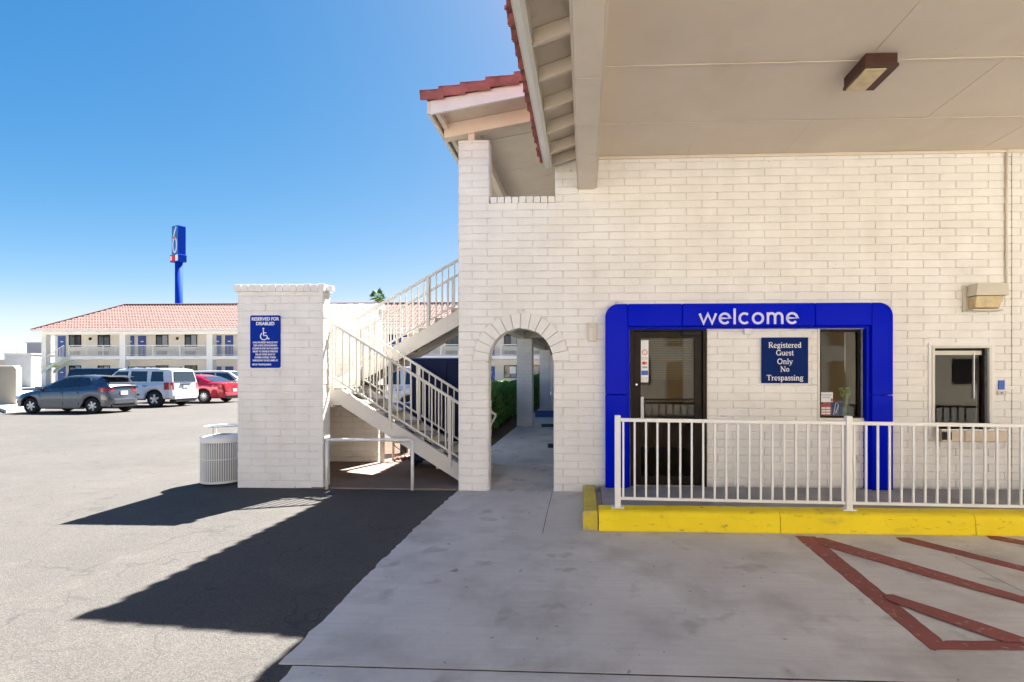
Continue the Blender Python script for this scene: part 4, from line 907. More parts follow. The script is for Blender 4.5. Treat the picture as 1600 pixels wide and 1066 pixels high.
pb_ = thing('planter_wall', 'sunlit cream planter wall below the far air conditioner behind the arch', 'wall')
bx('wall_body', STUCCO, pb_, -4.6, -2.6, 31, 31.2, 0, 1.30, bevel=.01); bx('coping', STUCCO, pb_, -4.65, -2.55, 30.96, 31.24, 1.302, 1.36, bevel=.01)

# ================================================================== FAR MOTEL WING
FY, FD = 40.7, 42.5
fm = thing('motel_wing', 'long two-storey cream motel wing with terracotta hip roof and blue doors', 'building')
def X(px, Y=FD): return on_plane(px, 560, Y)[0]
def Z(py, Y=FD): return on_plane(500, py, Y)[2]
bodyx0, bodyx1 = X(86), X(905)
f2, f1t = 3.13, 2.81
bx('wall', FARWALL, fm, bodyx0, bodyx1, FD, FD + 6.5, .1, 5.6)
bx('balcony_slab', FARTRIM, fm, X(103, FY), X(905, FY), FY, FD - .01, f1t, f2, bevel=.01)
bx('eave_beam', FARTRIM, fm, X(66, FY), X(905, FY), FY - .02, FY + .18, 5.16, 5.5); bx('eave_beam', FARTRIM, fm, X(66, FY), X(66, FY) + .2, FY + .181, 47.5, 5.16, 5.5)
ex0, ex1, ey0, ey1 = -51.7, 1.5, 39.9, 49.4; ez, rzt, w_ = 5.52, 8.42, 4.72
bx('soffit', FARTRIM, fm, ex0 + .1, ex1, ey0 + .1, ey1 - .1, ez - .10, ez - .02)
q = MB(); q.bar((ex0, ey0, ez), (ex1, ey0, ez), .05, .16); q.bar((ex0, ey0, ez), (ex0, ey1, ez), .05, .16); q.build('fascia', FARTRIM, fm)
# barrel-tiled roof faces
q = MB(); q.add([(ex0, ey0, ez), (ex1, ey0, ez), (ex1, ey1, ez), (ex0, ey1, ez), (ex0 + w_, (ey0 + ey1) / 2, rzt), (ex1, (ey0 + ey1) / 2, rzt)], [(0, 1, 5, 4), (0, 4, 3), (3, 4, 5, 2), (0, 3, 2, 1), (1, 2, 5)]); rf = q.build('roof', TILEFAR, fm)
q = MB(); rise = rzt - ez; half = (ey1 - ey0) / 2; nr = 16
x = ex0 + .15; k = 0
while x < ex1 - .1:
    t1 = min(1, (x - ex0) / w_); rn = random.Random(k)
    for r_ in range(nr):
        ta, tb_ = r_ / nr, (r_ + 1) / nr
        if ta >= t1: break
        tb_ = min(tb_ + .012, t1); off_ = .05 + .02 * rn.random()
        ya, yb2 = ey0 + half * ta, ey0 + half * tb_; za, zb2 = ez + rise * ta, ez + rise * tb_
        w2_ = .12
        q.add([(x - w2_, ya, za + .02), (x - .05, ya, za + .055 + off_), (x + .05, ya, za + .055 + off_), (x + w2_, ya, za + .02), (x - w2_, yb2, zb2 + .0), (x - .05, yb2, zb2 + .05), (x + .05, yb2, zb2 + .05), (x + w2_, yb2, zb2 + .0)], [(0, 1, 5, 4), (1, 2, 6, 5), (2, 3, 7, 6), (0, 3, 2, 1)])
    x += .29; k += 1
q.build('roof_tiles', TILEFAR, fm, kind='stuff', fixn=False)
q = MB(); 
for k in range(110): q.tube((ex0 + w_ + k * .46, ey0 + half, rzt + .06), (ex0 + w_ + k * .46 + .47, ey0 + half, rzt + .075), .11, 8)
for k in range(16): t = k / 16; t2 = (k + 1.05) / 16; q.tube((ex0 + w_ * t, ey0 + half * t, ez + rise * t + .06), (ex0 + w_ * t2, ey0 + half * t2, ez + rise * t2 + .05), .10, 8)
q.build('ridge_tiles', TILEFAR, fm, kind='stuff')
# repeated meshes
DH = 2.05
def mesh_door():
    q = MB(); q.box(-.42, .42, -.04, -.005, 0, DH); return q.mesh('far_door', DOORBLUE)
DM = mesh_door(); DF = MB().box(-.47, -.42, -.05, 0, 0, DH + .05).box(.42, .47, -.05, 0, 0, DH + .05).box(-.42, .42, -.05, 0, DH, DH + .05).mesh('far_door_frame', FARTRIM)
DN = MB().box(-.14, .14, -.05, -.042, 1.42, 1.52).mesh('far_room_number', LETTER); DK = MB().box(.3, .35, -.08, -.042, .95, 1.05).mesh('far_knob', CHROME)
WH = 1.1; WP = MB().box(-.56, .56, -.02, -.005, 0, WH).mesh('far_pane', FARGLASS)
WF = MB().box(-.62, -.56, -.05, 0, -.05, WH + .05).box(.56, .62, -.05, 0, -.05, WH + .05).box(-.56, .56, -.05, 0, WH, WH + .05).box(-.56, .56, -.05, 0, -.05, 0).box(-.02, .02, -.05, -.021, 0, WH).mesh('far_window_frame', BRONZE)
CURT = MB().box(.03, .54, -.024, -.021, .03, WH - .03).mesh('far_curtain', mat('far_curtain', (.30, .33, .38), .8, .2, 6))
ACM = MB(); 
for k in range(6): ACM.box(-.52, .52, -.06, -.03, .05 + k * .055, .08 + k * .055)
ACM.box(-.55, .55, -.029, -.005, 0, .40); ACM = ACM.mesh('far_grille', mat('grille_grey', (.48, .46, .42), .7))
LM = MB().box(-.09, .09, -.12, 0, -.12, .12).mesh('far_lamp', BRONZE)
def fdoor(x, z): o = inst('door', DM, fm, (x, FD, z)); inst('door_frame', DF, o, (0, 0, 0)); inst('room_number', DN, o, (0, 0, 0)); inst('knob', DK, o, (0, 0, 0))
def fwin(x, z, cur=True): 
    o = inst('window', WF, fm, (x, FD, z)); inst('pane', WP, o, (0, 0, 0))
    if cur: inst('curtain', CURT, o, (0, 0, 0))
    inst('grille', ACM, fm, (x - .05, FD, z - .86))
sp = 136.0; base = 186.6
mods = [base + sp * k for k in range(-1, 6)]
for i, m0 in enumerate(mods):
    for fl, zz in ((1, f2), (0, .12)):
        if i == 0: fdoor(X(97.3), zz)
        else: fdoor(X(m0 + 17.6), zz); fdoor(X(m0 + 36), zz)
        if m0 + 112 < 905:
            fwin(X(m0 + 67), zz + 1.0, (i + fl) % 3 != 1); fwin(X(m0 + 112), zz + 1.0, (i + fl) % 2 == 0)
            inst('corridor_lamp', LM, fm, (X(m0 + 91), FD, zz + 1.75))
    if i: 
        xc = X(m0 + 5.2, FY); c = bx('column', FARTRIM, fm, xc - .28, xc + .28, FY - .05, FY + .5, .1, 5.16)
xc = X(69, FY); bx('column', FARTRIM, fm, xc - .22, xc + .22, FY - .05, FY + .4, .1, 5.16)
FB = MB().box(-.012, .012, -.012, .012, -.5, .5).mesh('far_baluster', FARTRIM)
segs = [X(103, FY)] + [X(m + 5.2, FY) for m in mods[1:]] + [X(905, FY)]
for a, b in zip(segs, segs[1:]):
    if b - a < .6: continue
    a_, b_ = a + .28, b - .28
    r = MB().box(a_, b_, FY + .02, FY + .07, f2 + .97, f2 + 1.03).build('balcony_rail', FARTRIM, fm)
    MB().box(a_, b_, FY + .03, FY + .06, f2 + .08, f2 + .11).build('bottom_rail', FARTRIM, r)
    for k in range(4): xx = a_ + (b_ - a_) * k / 3; MB().box(xx - .03, xx + .03, FY + .015, FY + .075, f2, f2 + .97).build('rail_post', FARTRIM, r)
    q = MB(); n = int((b_ - a_) / .13)
    for k in range(n): xx = a_ + (b_ - a_) * (k + .5) / n; q.box(xx - .009, xx + .009, FY + .036, FY + .054, f2 + .11, f2 + .97)
    q.build('balusters', FARTRIM, r, kind='stuff')
# end stair of the wing
q = MB(); xa, xb2 = X(101, FY - .5), X(66, FY - .5)
def ez_(x): return f2 - (xa - x) * (f2 - 1.75) / (xa - xb2)
q.prism([(xb2, ez_(xb2) - .3), (xa, ez_(xa) - .3), (xa, ez_(xa)), (xb2, ez_(xb2))], FY - .6, FY - .55); q.prism([(xb2, ez_(xb2) - .3), (xa, ez_(xa) - .3), (xa, ez_(xa)), (xb2, ez_(xb2))], FY + .5, FY + .55)
es = q.build('end_stair', mat('pale_green_metal', (.50, .58, .50), .6), fm)
q = MB(); q.bar((xb2, FY - .58, ez_(xb2) + 1), (xa, FY - .58, ez_(xa) + 1), .05, .05)
for k in range(16): x = xb2 + (xa - xb2) * k / 15; q.box(x - .012, x + .012, FY - .59, FY - .565, ez_(x), ez_(x) + 1)
q.build('stair_rail', FARTRIM, es)
q = MB()
for k in range(9): x = xb2 + (xa - xb2) * (k + .5) / 9; q.box(x - .14, x + .14, FY - .54, FY + .49, ez_(x) - .1, ez_(x) - .05)
q.build('stair_treads', FARTRIM, es)
bx('window_air_conditioner', WHITE, fm, X(797), X(806.5), FD - .35, FD - .01, Z(584), Z(573), bevel=.02)
# yellow awning umbrella below the end stair
yu = thing('yellow_umbrella', 'folded yellow umbrella under the far end stair', 'umbrella'); ux = X(80, 41.3)
MB().lathe([(.02, 2.5), (.75, 2.1), (.74, 2.06), (.02, 2.1)], (ux, 41.3, 0), 8).build('canopy', flat('yellow_cloth', (.75, .68, .03), .7), yu); MB().tube((ux, 41.3, .1), (ux, 41.3, 2.5), .03, 8).build('pole', WHITE, yu)

# ================================================================== LEFT WALLS
GREYBLOCK = mat('shaded_white_block', (.66, .66, .64), .8, .05, 2, .2, 10)
def course_wall(root, x0, x1, y, z1, lm=0, L=.4064, H=.2032):
    q = MB(); rr = random.Random(int(abs(x0) * 10))
    for (u, w, a, b) in rows(x0, x1, 0, z1, L=L, H=H): q.box(u + .006, w - .006, y - .012 + rr.uniform(-.002, .002), y + .01, a + .006, b - .006)
    q.build('brickwork', GREYBLOCK, root, kind='stuff')
lw = thing('end_block_wall', 'white block end wall by the far stair, its right face sunlit', 'wall')
lx0, lx1 = on_plane(7, 580, 42.9)[0], on_plane(48.5, 580, 42.9)[0]
bx('wall_body', GREYBLOCK, lw, lx0, lx1, 42.9, 46.5, 0, 3.38); course_wall(lw, lx0, lx1, 42.9, 3.36); bx('coping', FARTRIM, lw, lx0 - .05, lx1 + .05, 42.85, 46.55, 3.381, 3.5)
lw2 = thing('grey_rear_building', 'plain grey box building rising behind the white end wall', 'building')
bx('wall', mat('grey_render', (.46, .46, .47), .8, .04, 1), lw2, on_plane(42, 540, 50)[0], on_plane(70, 540, 50)[0], 50, 54, 0, 4.92); bx('parapet', FARTRIM, lw2, on_plane(40.5, 540, 50)[0], on_plane(70, 540, 50)[0], 49.95, 54.05, 4.921, 5.02)
lw3 = thing('distant_wall', 'pale low wall at the far left horizon', 'wall'); bx('wall_body', STUCCO, lw3, -95, -66, 56, 56.4, 0, 3.1); bx('coping', FARTRIM, lw3, -95, -65.9, 55.9, 56.5, 3.101, 3.2)
lw4 = thing('beige_boundary_wall', 'low beige rendered wall at the left edge beside the grey hatchback', 'wall')
wx = on_plane(25, 600, 15.8)[0]; q = MB(); q.prism([(-34, 0), (wx, 0), (wx, 1.72)] + arc(wx - .12, 1.72, .12, 0, math.pi / 2, 5) + [(-34, 1.84)], 15.8, 16.05); q.build('wall_body', mat('beige_render', (.52, .45, .34), .85, .06, 1.2, .4, 20), lw4); bx('coping', STUCCO, lw4, -34, wx - .1, 15.77, 16.08, 1.842, 1.90, bevel=.02)

# ================================================================== TALL ROAD SIGN
pg = thing('pole_sign', 'tall blue pole sign with a white six and small red panel above the far roof', 'sign')
PB = flat('pole_sign_blue', (.002, .045, .45), .7, spec=.1); PBL = flat('pole_sign_light_blue', (.02, .16, .42), .3)
py_ = 64.0; cx0 = on_plane(279.5, 450, py_)[0]
def PZ(y): return on_plane(279, y, py_)[2]
MB().tube((cx0, py_, 0), (cx0, py_, PZ(408)), .46, 16).build('pole', PB, pg, smooth=True)
ang = R(-24); cz0, cz1 = PZ(401), PZ(354)
cab = MB().box(-.78, .78, -.5, .5, 0, cz1 - cz0).build('cabinet', PB, pg, bevel=.06, loc=(cx0, py_, cz0)); cab.rotation_euler = (0, 0, ang)
for s in (-1, 1):
    fc = MB().box(-.73, .73, s * .505 - .01, s * .505 + .01, .1, cz1 - cz0 - .1).build('face', PBL, cab)
    q = MB(); H_ = cz1 - cz0; yy = sorted((s * .52, s * .54))
    pts = [(s2, z2) for s2, z2 in A(0, H_ * .36, .45, H_ * .24, 0, 360, 24)][:-1]; ribbon(q, pts, .26, yy[0], yy[1], closed=True)
    ribbon(q, [(-.44, H_ * .40), (-.32, H_ * .62), (.0, H_ * .82), (.35, H_ * .95)], .24, yy[0] + .002, yy[1] + .002); q.build('numeral_six', LAVENDER, fc)
    MB().bar((-.4, s * .548, H_ * .60), (.3, s * .548, H_ * .60), .02, .3).build('red_bar', flat('numeral_red', (.6, .12, .08)), fc)
sm = MB().box(-1.15, .9, -.55, .55, 0, 1.0).build('small_cabinet', PB, pg, bevel=.05, loc=(cx0, py_, PZ(410))); sm.rotation_euler = (0, 0, ang)
MB().box(-1.1, .1, -.58, -.555, .08, .92).build('red_panel', flat('sign_red', (.55, .02, .02)), sm); MB().box(.2, .85, -.58, -.555, .08, .92).build('white_panel', LETTER, sm)
MB().box(-1.0, -.6, -.60, -.581, .2, .8).build('panel_mark', LETTER, sm)

# ================================================================== PALM
pt = thing('palm_tree', 'small fan palm crown showing above the block wall behind the stairs', 'palm tree')
py2 = 78; pc_ = on_plane(590, 464, py2)
MB().tube((pc_[0], py2, 0), (pc_[0] + .05, py2, pc_[2]), .22, 10, .15).build('trunk', BARK, pt, smooth=True)
rn = random.Random(11); q = MB()
for k in range(34):
    az = rn.uniform(0, 2 * math.pi); el = R(rn.uniform(-35, 75)); L = rn.uniform(1.2, 1.6)
    d = Vector((math.cos(az) * math.cos(el), math.sin(az) * math.cos(el), math.sin(el))); b0 = Vector(pc_) + Vector((0, 0, .1)); mid = b0 + d * L * .5; side = d.cross(Vector((0, 0, 1))).normalized(); up = side.cross(d)
    q.bar(b0, mid, .03, .02)
    for j in range(11):
        t = R(-75 + 15 * j); tip = mid + (d * math.cos(t) + side * math.sin(t)) * L * .62 + Vector((0, 0, -.22 * abs(math.sin(t)) - .1)); w = (side * math.cos(t) - d * math.sin(t)) * .085
        q.add([mid, mid * .5 + tip * .5 + w, tip, mid * .5 + tip * .5 - w], [(0, 1, 2, 3)])
q.build('crown', mat('palm_leaf', (.08, .19, .04), .6, .3, 4, spec=.1), pt, fixn=False)
# ================================================================== CARS
def lerp_pts(pts, x):
    if x <= pts[0][0]: return pts[0][1]
    for (a, u), (b, v) in zip(pts, pts[1:]):
        if x <= b: t = (x - a) / (b - a) if b > a else 0; return u + (v - u) * t
    return pts[-1][1]
TYRE = mat('tyre_rubber', (.018, .018, .02), .8); RIMM = flat('alloy_rim', (.62, .62, .64), .3, .8)
TAIL = flat('tail_light_red', (.45, .015, .015), .2, 0, .6); LAMPW = flat('headlight_clear', (.7, .72, .75), .1, 0, .6); CARGL = flat('car_glass', (.02, .028, .035), .04, 0, .8); TRIMB = flat('car_black_trim', (.02, .02, .022), .5)
PLATE = flat('number_plate', (.6, .6, .62), .4)
def make_car(name, label, cat, paint, sp, loc, rz, group='cars parked in the lot'):
    """local x: forward, y: left, z: up; sp: L W H wb rear_overhang r sill shoulder[(x,z)] cabin[(x,z)...] belt[(x,z)] tumble"""
    root = thing(name, label, cat, loc, rz, group)
    L, Wd, H, wb, ro, r = sp['L'], sp['W'], sp['H'], sp['wb'], sp['ro'], sp['r']; hw = Wd / 2; sill = sp.get('sill', .2)
    xr = ro; xf = ro + wb; RA = r + sp.get('archgap', .055)
    X0 = set([0, .03, .08, .16, .28, L - .03, L - .08, L - .18, L - .34, L]); 
    for xw in (xr, xf):
        for k in range(-6, 7): X0.add(xw + RA * math.sin(math.pi / 2 * k / 6) * .9999)
    for k in range(1, 16): X0.add(L * k / 16)
    for p in sp['shoulder']: X0.add(p[0])
    xs = sorted(x for x in X0 if 0 <= x <= L); xs = [x for i, x in enumerate(xs) if i == 0 or x - xs[i - 1] > .012]
    def width(x):
        e = sp.get('cr', .42); d = min(x, L - x)
        if d >= e: return hw
        t = 1 - d / e; return hw - sp.get('ct', .26) * (1 - math.sqrt(max(0, 1 - t ** 2.2)))
    def sh(x): return lerp_pts(sp['shoulder'], x)
    vs = []; ncs = 8
    for x in xs:
        w = width(x); z1 = sh(x); zb = sill + (.05 if x < ro - RA or x > xf + RA else 0)
        for xw in (xr, xf):
            if abs(x - xw) < RA: zb = max(zb, r + math.sqrt(RA * RA - (x - xw) ** 2))
        zm = max(zb + .06, .52); zm = min(zm, z1 - .16)
        flare = .018 if min(abs(x - xr), abs(x - xf)) < RA * 1.2 else 0
        def bx_(z):   # bumpers reach furthest out at mid height
            e = min(x, L - x)
            if e > .3: return x
            k = (1 - e / .3); s = 1 if x < L / 2 else -1; hgt = (z - .45); return x + s * k * (max(0, hgt) * sp.get('rake', .22) if hgt > 0 else -hgt * .25)
        cs = [(w * .93, zb), (w * .985 + flare, zb + .03), (w + flare, zm), (w * .995, z1 - .13), (w * .965, z1 - .045), (w * .90, z1), (w * .5, z1 + .025 * (1 if x > sp['cabin'][-1][0] else .4)), (0, z1 + .03 * (1 if x > sp['cabin'][-1][0] else .4))]
        vs += [(bx_(z), y, z) for y, z in cs]
    n = len(xs); half = list(vs); q = MB(); m = ncs
    def strip(vv, flip):
        fs = [(i * m + j, i * m + j + 1, (i + 1) * m + j + 1, (i + 1) * m + j) for i in range(n - 1) for j in range(m - 1)]
        q.add(vv, fs)
    strip(half, 0); strip([(x, -y, z) for x, y, z in half], 1); NN = n * m
    for e in (0, (n - 1) * m): q.f += [(e + j, e + j + 1, NN + e + j + 1, NN + e + j) for j in range(m - 1)]
    body = q.build('body', paint, root, smooth=True)
    me = body.data; bm = bmesh.new(); bm.from_mesh(me); bmesh.ops.remove_doubles(bm, verts=bm.verts, dist=.0008); bmesh.ops.recalc_face_normals(bm, faces=bm.faces)
    for e in bm.edges:
        if len(e.link_faces) == 2 and e.calc_face_angle() > R(42): e.smooth = False
    bm.to_mesh(me); bm.free()
    # cabin
    cb_ = sp['cabin']; tb_ = sp.get('tumble', .16); bw = hw * .93; stn = []
    for (a, b) in zip(cb_, cb_[1:]):
        nn = max(1, int((b[0] - a[0]) / .15))
        for k in range(nn): t = k / nn; stn.append((a[0] + (b[0] - a[0]) * t, a[1] + (b[1] - a[1]) * t))
    stn.append(cb_[-1])
    def belt(x): return sh(x) - .01
    def sidey(x, z):
        t = max(0, min(1, (z - belt(x)) / (H - belt(x)))); e = min(x - cb_[0][0], cb_[-1][0] - x); nar = .10 * max(0, 1 - e / .5) ** 2
        return bw - tb_ * t - nar
    vs = []; 
    for x, z in stn:
        z = max(z, belt(x)); zl = belt(x); y0 = sidey(x, zl); y1 = sidey(x, z)
        vs += [(x, y0, zl - .02), (x, (y0 + y1) / 2 + .012, (zl + z) / 2), (x, y1, z - .035 * min(1, (z - zl) / .2)), (x, y1 - .06, z), (x, y1 * .5, z + .018), (x, 0, z + .024)]
    q = MB(); m = 6; n = len(stn)
    for sgn in (1, -1):
        q.add([(x, y * sgn, z) for x, y, z in vs], [(i * m + j, i * m + j + 1, (i + 1) * m + j + 1, (i + 1) * m + j) for i in range(n - 1) for j in range(m - 1)])
    cabin = q.build('cabin', paint, root, smooth=True)
    bm = bmesh.new(); bm.from_mesh(cabin.data); bmesh.ops.remove_doubles(bm, verts=bm.verts, dist=.0008); bmesh.ops.recalc_face_normals(bm, faces=bm.faces)
    for e in bm.edges:
        if len(e.link_faces) == 2 and e.calc_face_angle() > R(38): e.smooth = False
    bm.to_mesh(cabin.data); bm.free()
    for pts in sp['windows']:
        for sgn in (1, -1):
            q = MB(); c = [(x, (sidey(x, z) + .018) * sgn, z) for x, z in pts]; c2 = [(x, (sidey(x, z) - .03) * sgn, z) for x, z in pts]; k = len(c)
            q.add(c + c2, [tuple(range(k)), tuple(range(k, 2 * k))[::-1]] + [(i, (i + 1) % k, k + (i + 1) % k, k + i) for i in range(k)]); q.build('side_window', CARGL, root)
    def screen(nm, a, b, f0, f1):
        ax = Vector((a[0], 0, a[1])); b2 = Vector((b[0], 0, b[1])); p = ax.lerp(b2, f0); t = ax.lerp(b2, f1); d = (b2 - ax).normalized(); nrm = Vector((-d.z, 0, d.x)); nrm = nrm if nrm.z > 0 else -nrm
        yp, yt = sidey(p.x, p.z) - .06, sidey(t.x, t.z) - .09; q = MB(); o_ = nrm * .034
        v = [(p.x, -yp, p.z), (p.x, yp, p.z), (t.x, yt, t.z), (t.x, -yt, t.z)]; v = [Vector(i) + o_ for i in v]; q.add(v + [i - nrm * .05 for i in v], [(0,1,2,3),(4,7,6,5),(0,4,5,1),(1,5,6,2),(2,6,7,3),(3,7,4,0)]); return q.build(nm, CARGL, root)
    screen('rear_window', cb_[0], cb_[1], sp.get('rw', (.12, .9))[0], sp.get('rw', (.12, .9))[1]); screen('windshield', cb_[-1], cb_[-2], .06, .94)
    # dark inner box added to block light inside the hollow shell, wheels
    bx('light_block_box', TRIMB, root, .3, L - .3, -hw * .74, hw * .74, sill + .02, sh(L / 2) - .2)
    q = MB()
    for sgn in (1, -1): q.box(xr + RA, xf - RA, min(sgn * hw * .9, sgn * hw * .955), max(sgn * hw * .9, sgn * hw * .955), sill - .02, sill + .07)
    q.build('sill_trim', TRIMB, root)
    tw = sp.get('tw', .2)
    prof = [(r * .62, -tw / 2), (r * .9, -tw / 2), (r * .98, -tw * .38), (r, -tw * .25), (r, tw * .25), (r * .98, tw * .38), (r * .9, tw / 2), (r * .62, tw / 2), (r * .62, -tw / 2)]
    for xw in (xr, xf):
        for sgn in (1, -1):
            yw = sgn * (hw - tw / 2 - .02); w = MB().lathe(prof, (0, 0, 0), 28, axis='y').build('wheel', TYRE, root, smooth=True, loc=(xw, yw, r))
            q = MB(); yo = sgn * (tw / 2 - .015); q.lathe([(r * .64, yo), (r * .60, yo - sgn * .02), (r * .58, yo - sgn * .05)], (0, 0, 0), 24, axis='y'); q.tube((0, yo - sgn * .04, 0), (0, yo, 0), r * .16, 12)
            for k in range(sp.get('spokes', 5)):
                t = 2 * math.pi * k / sp.get('spokes', 5) + .3; q.bar((r * .1 * math.cos(t), yo - sgn * .012, r * .1 * math.sin(t)), (r * .61 * math.cos(t), yo - sgn * .018, r * .61 * math.sin(t)), .03, r * (1.35 / sp.get('spokes', 5)), (0, 1, 0)) if False else q.bar((r * .1 * math.cos(t), yo - sgn * .012, r * .1 * math.sin(t)), (r * .61 * math.cos(t), yo - sgn * .018, r * .61 * math.sin(t)), r * (1.3 / sp.get('spokes', 5)), .03, (0, 1, 0))
            q.build('rim', RIMM, w); MB().tube((0, yo - sgn * .06, 0), (0, yo - sgn * .05, 0), r * .60, 20).build('brake_disc', TRIMB, w)
    # seams, handles, lights, plate, mirrors
    for sx_ in sp['seams']:
        for sgn in (1, -1): y = hw * .985 + .004; MB().box(sx_ - .006, sx_ + .006, min(sgn * (y - .03), sgn * (y + .007)), max(sgn * (y - .03), sgn * (y + .007)), sill + .12, sh(sx_) - .12).build('door_seam', TRIMB, root)
    for hx in sp['handles']:
        for sgn in (1, -1): y = hw * .995; MB().box(hx - .09, hx + .09, min(sgn * y, sgn * (y + .03)), max(sgn * y, sgn * (y + .03)), sh(hx) - .17, sh(hx) - .135).build('door_handle', sp.get('handlemat', paint), root, bevel=.004)
    for (y0, y1, z0, z1, dx) in sp['tails']:
        for sgn in (1, -1):
            zc_ = (z0 + z1) / 2; xx = max(0, zc_ - .45) * sp.get('rake', .22)
            def bxx(x, z): k = max(0, 1 - x / .3); return x + k * max(0, z - .45) * sp.get('rake', .22)
            path = [(x, width(x) * .985 + .012) for x in (.34, .26, .18, .10, .04, .0)] + [(-.012, min(y0, width(0) - .06))]
            vv = []
            for z in (z0, z1): vv += [(bxx(max(x, 0), z) + min(x, 0), sgn * y, z) for x, y in path] + [(bxx(max(x, 0), z) + .05, sgn * (y - .05), z) for x, y in path[::-1]]
            k2 = 2 * len(path); q = MB(); q.add(vv, [(i, (i + 1) % k2, k2 + (i + 1) % k2, k2 + i) for i in range(k2)] + [(i, i + 1, k2 - 2 - i, k2 - 1 - i) for i in range(len(path) - 1)] + [(k2 + i, k2 + i + 1, 2 * k2 - 2 - i, 2 * k2 - 1 - i) for i in range(len(path) - 1)]); q.build('tail_light', TAIL, root)
    for sgn in (1, -1): ys = sorted((sgn * (hw - .28), sgn * (hw - .05))); bx('headlight', LAMPW, root, L - .42, L - .12, ys[0], ys[1], sh(L - .3) - .17, sh(L - .3) - .035, bevel=.03)
    pz = sp.get('plz', .62); xx = max(0, pz - .45) * sp.get('rake', .22); bx('plate', PLATE, root, xx - .035, xx - .005, -.16, .16, pz - .08, pz + .08)
    bx('rear_bumper', sp.get('bump', paint), root, -.02, .2, -hw * sp.get('bw', .80), hw * sp.get('bw', .80), .34, .56, bevel=.04)
    bx('lower_valance', TRIMB, root, .0, .3, -hw * .7, hw * .7, .22, .335, bevel=.02)
    mxx = cb_[-1][0] - .28
    for sgn in (1, -1): ys = sorted((sgn * (bw - .02), sgn * (hw + .16))); bx('mirror', sp.get('mirmat', paint), root, mxx - .06, mxx + .06, ys[0], ys[1], belt(mxx) + .0, belt(mxx) + .14, bevel=.03)
    for f in sp.get('extra', []): f(root)
    return root
def fx(loc_x, loc_y, L, ro, side_w):   # car facing -X: rear axle near-side contact given
    return (loc_x + ro, loc_y + side_w / 2, 0)
GREY = flat('metallic_grey_paint', (.12, .135, .165), .25, .7, 1); WHP = flat('white_car_paint', (.80, .81, .83), .3, 0, 1); REDP = flat('metallic_red_paint', (.42, .012, .035), .22, .3, 1)
NAVP = flat('dark_blue_car_paint', (.02, .03, .05), .2, .3, 1); SILP = flat('champagne_car_paint', (.60, .57, .50), .28, .4, 1)
# grey hatchback
g0 = on_ground(142.5, 646.8)
hatch = dict(L=3.86, W=1.62, H=1.475, wb=2.47, ro=.62, r=.30, rake=.20, sill=.2, spokes=6, bw=.62, cr=.5, ct=.32,
  shoulder=[(0, .98), (.3, 1.04), (1.1, .985), (2.5, .93), (2.9, .905), (3.35, .80), (3.66, .68), (3.86, .55)],
  cabin=[(.06, 1.03), (.34, 1.36), (.52, 1.425), (1.25, 1.475), (1.8, 1.45), (2.95, .93)],
  windows=[[(.66, 1.14), (1.12, 1.06), (1.12, 1.40), (.86, 1.37)], [(1.17, 1.05), (1.74, 1.0), (1.74, 1.395), (1.17, 1.405)], [(1.80, .995), (2.62, .965), (1.90, 1.355), (1.80, 1.385)]],
  seams=[1.14, 1.77, 2.68], handles=[1.28, 1.92], tails=[(.46, .84, .84, 1.0, 0)], plz=.78, rw=(.25, .95), tumble=.22)
def spoiler(root): MB().prism([(.12, 1.42), (.5, 1.465), (.5, 1.45), (.12, 1.40)], -.55, .55).build('spoiler', TRIMB, root)
def wiper(root): MB().bar((.16, -.25, 1.13), (.20, .2, 1.16), .02, .02).build('wiper', TRIMB, root)
hatch['extra'] = [spoiler, wiper]
make_car('grey_hatchback', 'metallic grey hatchback nearest the left edge, rear lamps toward the lot', 'car', GREY, hatch, fx(g0[0], g0[1], 3.86, .62, 1.62), math.pi)
# white boxy four wheel drive
g1 = on_ground(240, 636.6)
suv = dict(L=4.38, W=1.80, H=1.78, wb=2.69, ro=.82, r=.365, rake=.06, sill=.34, spokes=5, cr=.22, ct=.12, archgap=.08, tw=.25, bump=WHP,
  shoulder=[(0, 1.13), (2.0, 1.12), (3.1, 1.10), (3.5, 1.07), (4.0, 1.03), (4.38, .95)],
  cabin=[(.04, 1.12), (.16, 1.72), (.4, 1.77), (2.2, 1.78), (2.65, 1.74), (3.35, 1.10)],
  windows=[[(.42, 1.17), (1.02, 1.17), (1.02, 1.63), (.50, 1.63)], [(1.20, 1.17), (2.0, 1.17), (2.0, 1.64), (1.24, 1.64)], [(2.14, 1.17), (3.12, 1.16), (2.66, 1.62), (2.14, 1.64)]],
  seams=[1.12, 2.07, 3.1], handles=[1.25, 2.22], tails=[(.70, .90, .80, 1.13, 0)], plz=.96, rw=(.08, .85), tumble=.13, handlemat=TRIMB)
def garnish(root): bx('tailgate_garnish', TRIMB, root, -.02, .05, -.32, .32, 1.04, 1.08); bx('side_moulding', TRIMB, root, 1.5, 3.2, .905, .935, .55, .61) 
def roof_rails(root):
    for sgn in (1, -1):
        q = MB(); q.bar((.7, sgn * .62, 1.85), (2.3, sgn * .62, 1.85), .03, .03)
        for x in (.75, 1.5, 2.25): q.box(x - .02, x + .02, sgn * .62 - .012, sgn * .62 + .012, 1.77, 1.84)
        q.build('roof_rail', TRIMB, root)
suv['extra'] = [garnish, roof_rails]
make_car('white_suv', 'white boxy four wheel drive parked between the grey hatchback and the red sedan', 'car', WHP, suv, fx(g1[0], g1[1], 4.38, .82, 1.80), math.pi)
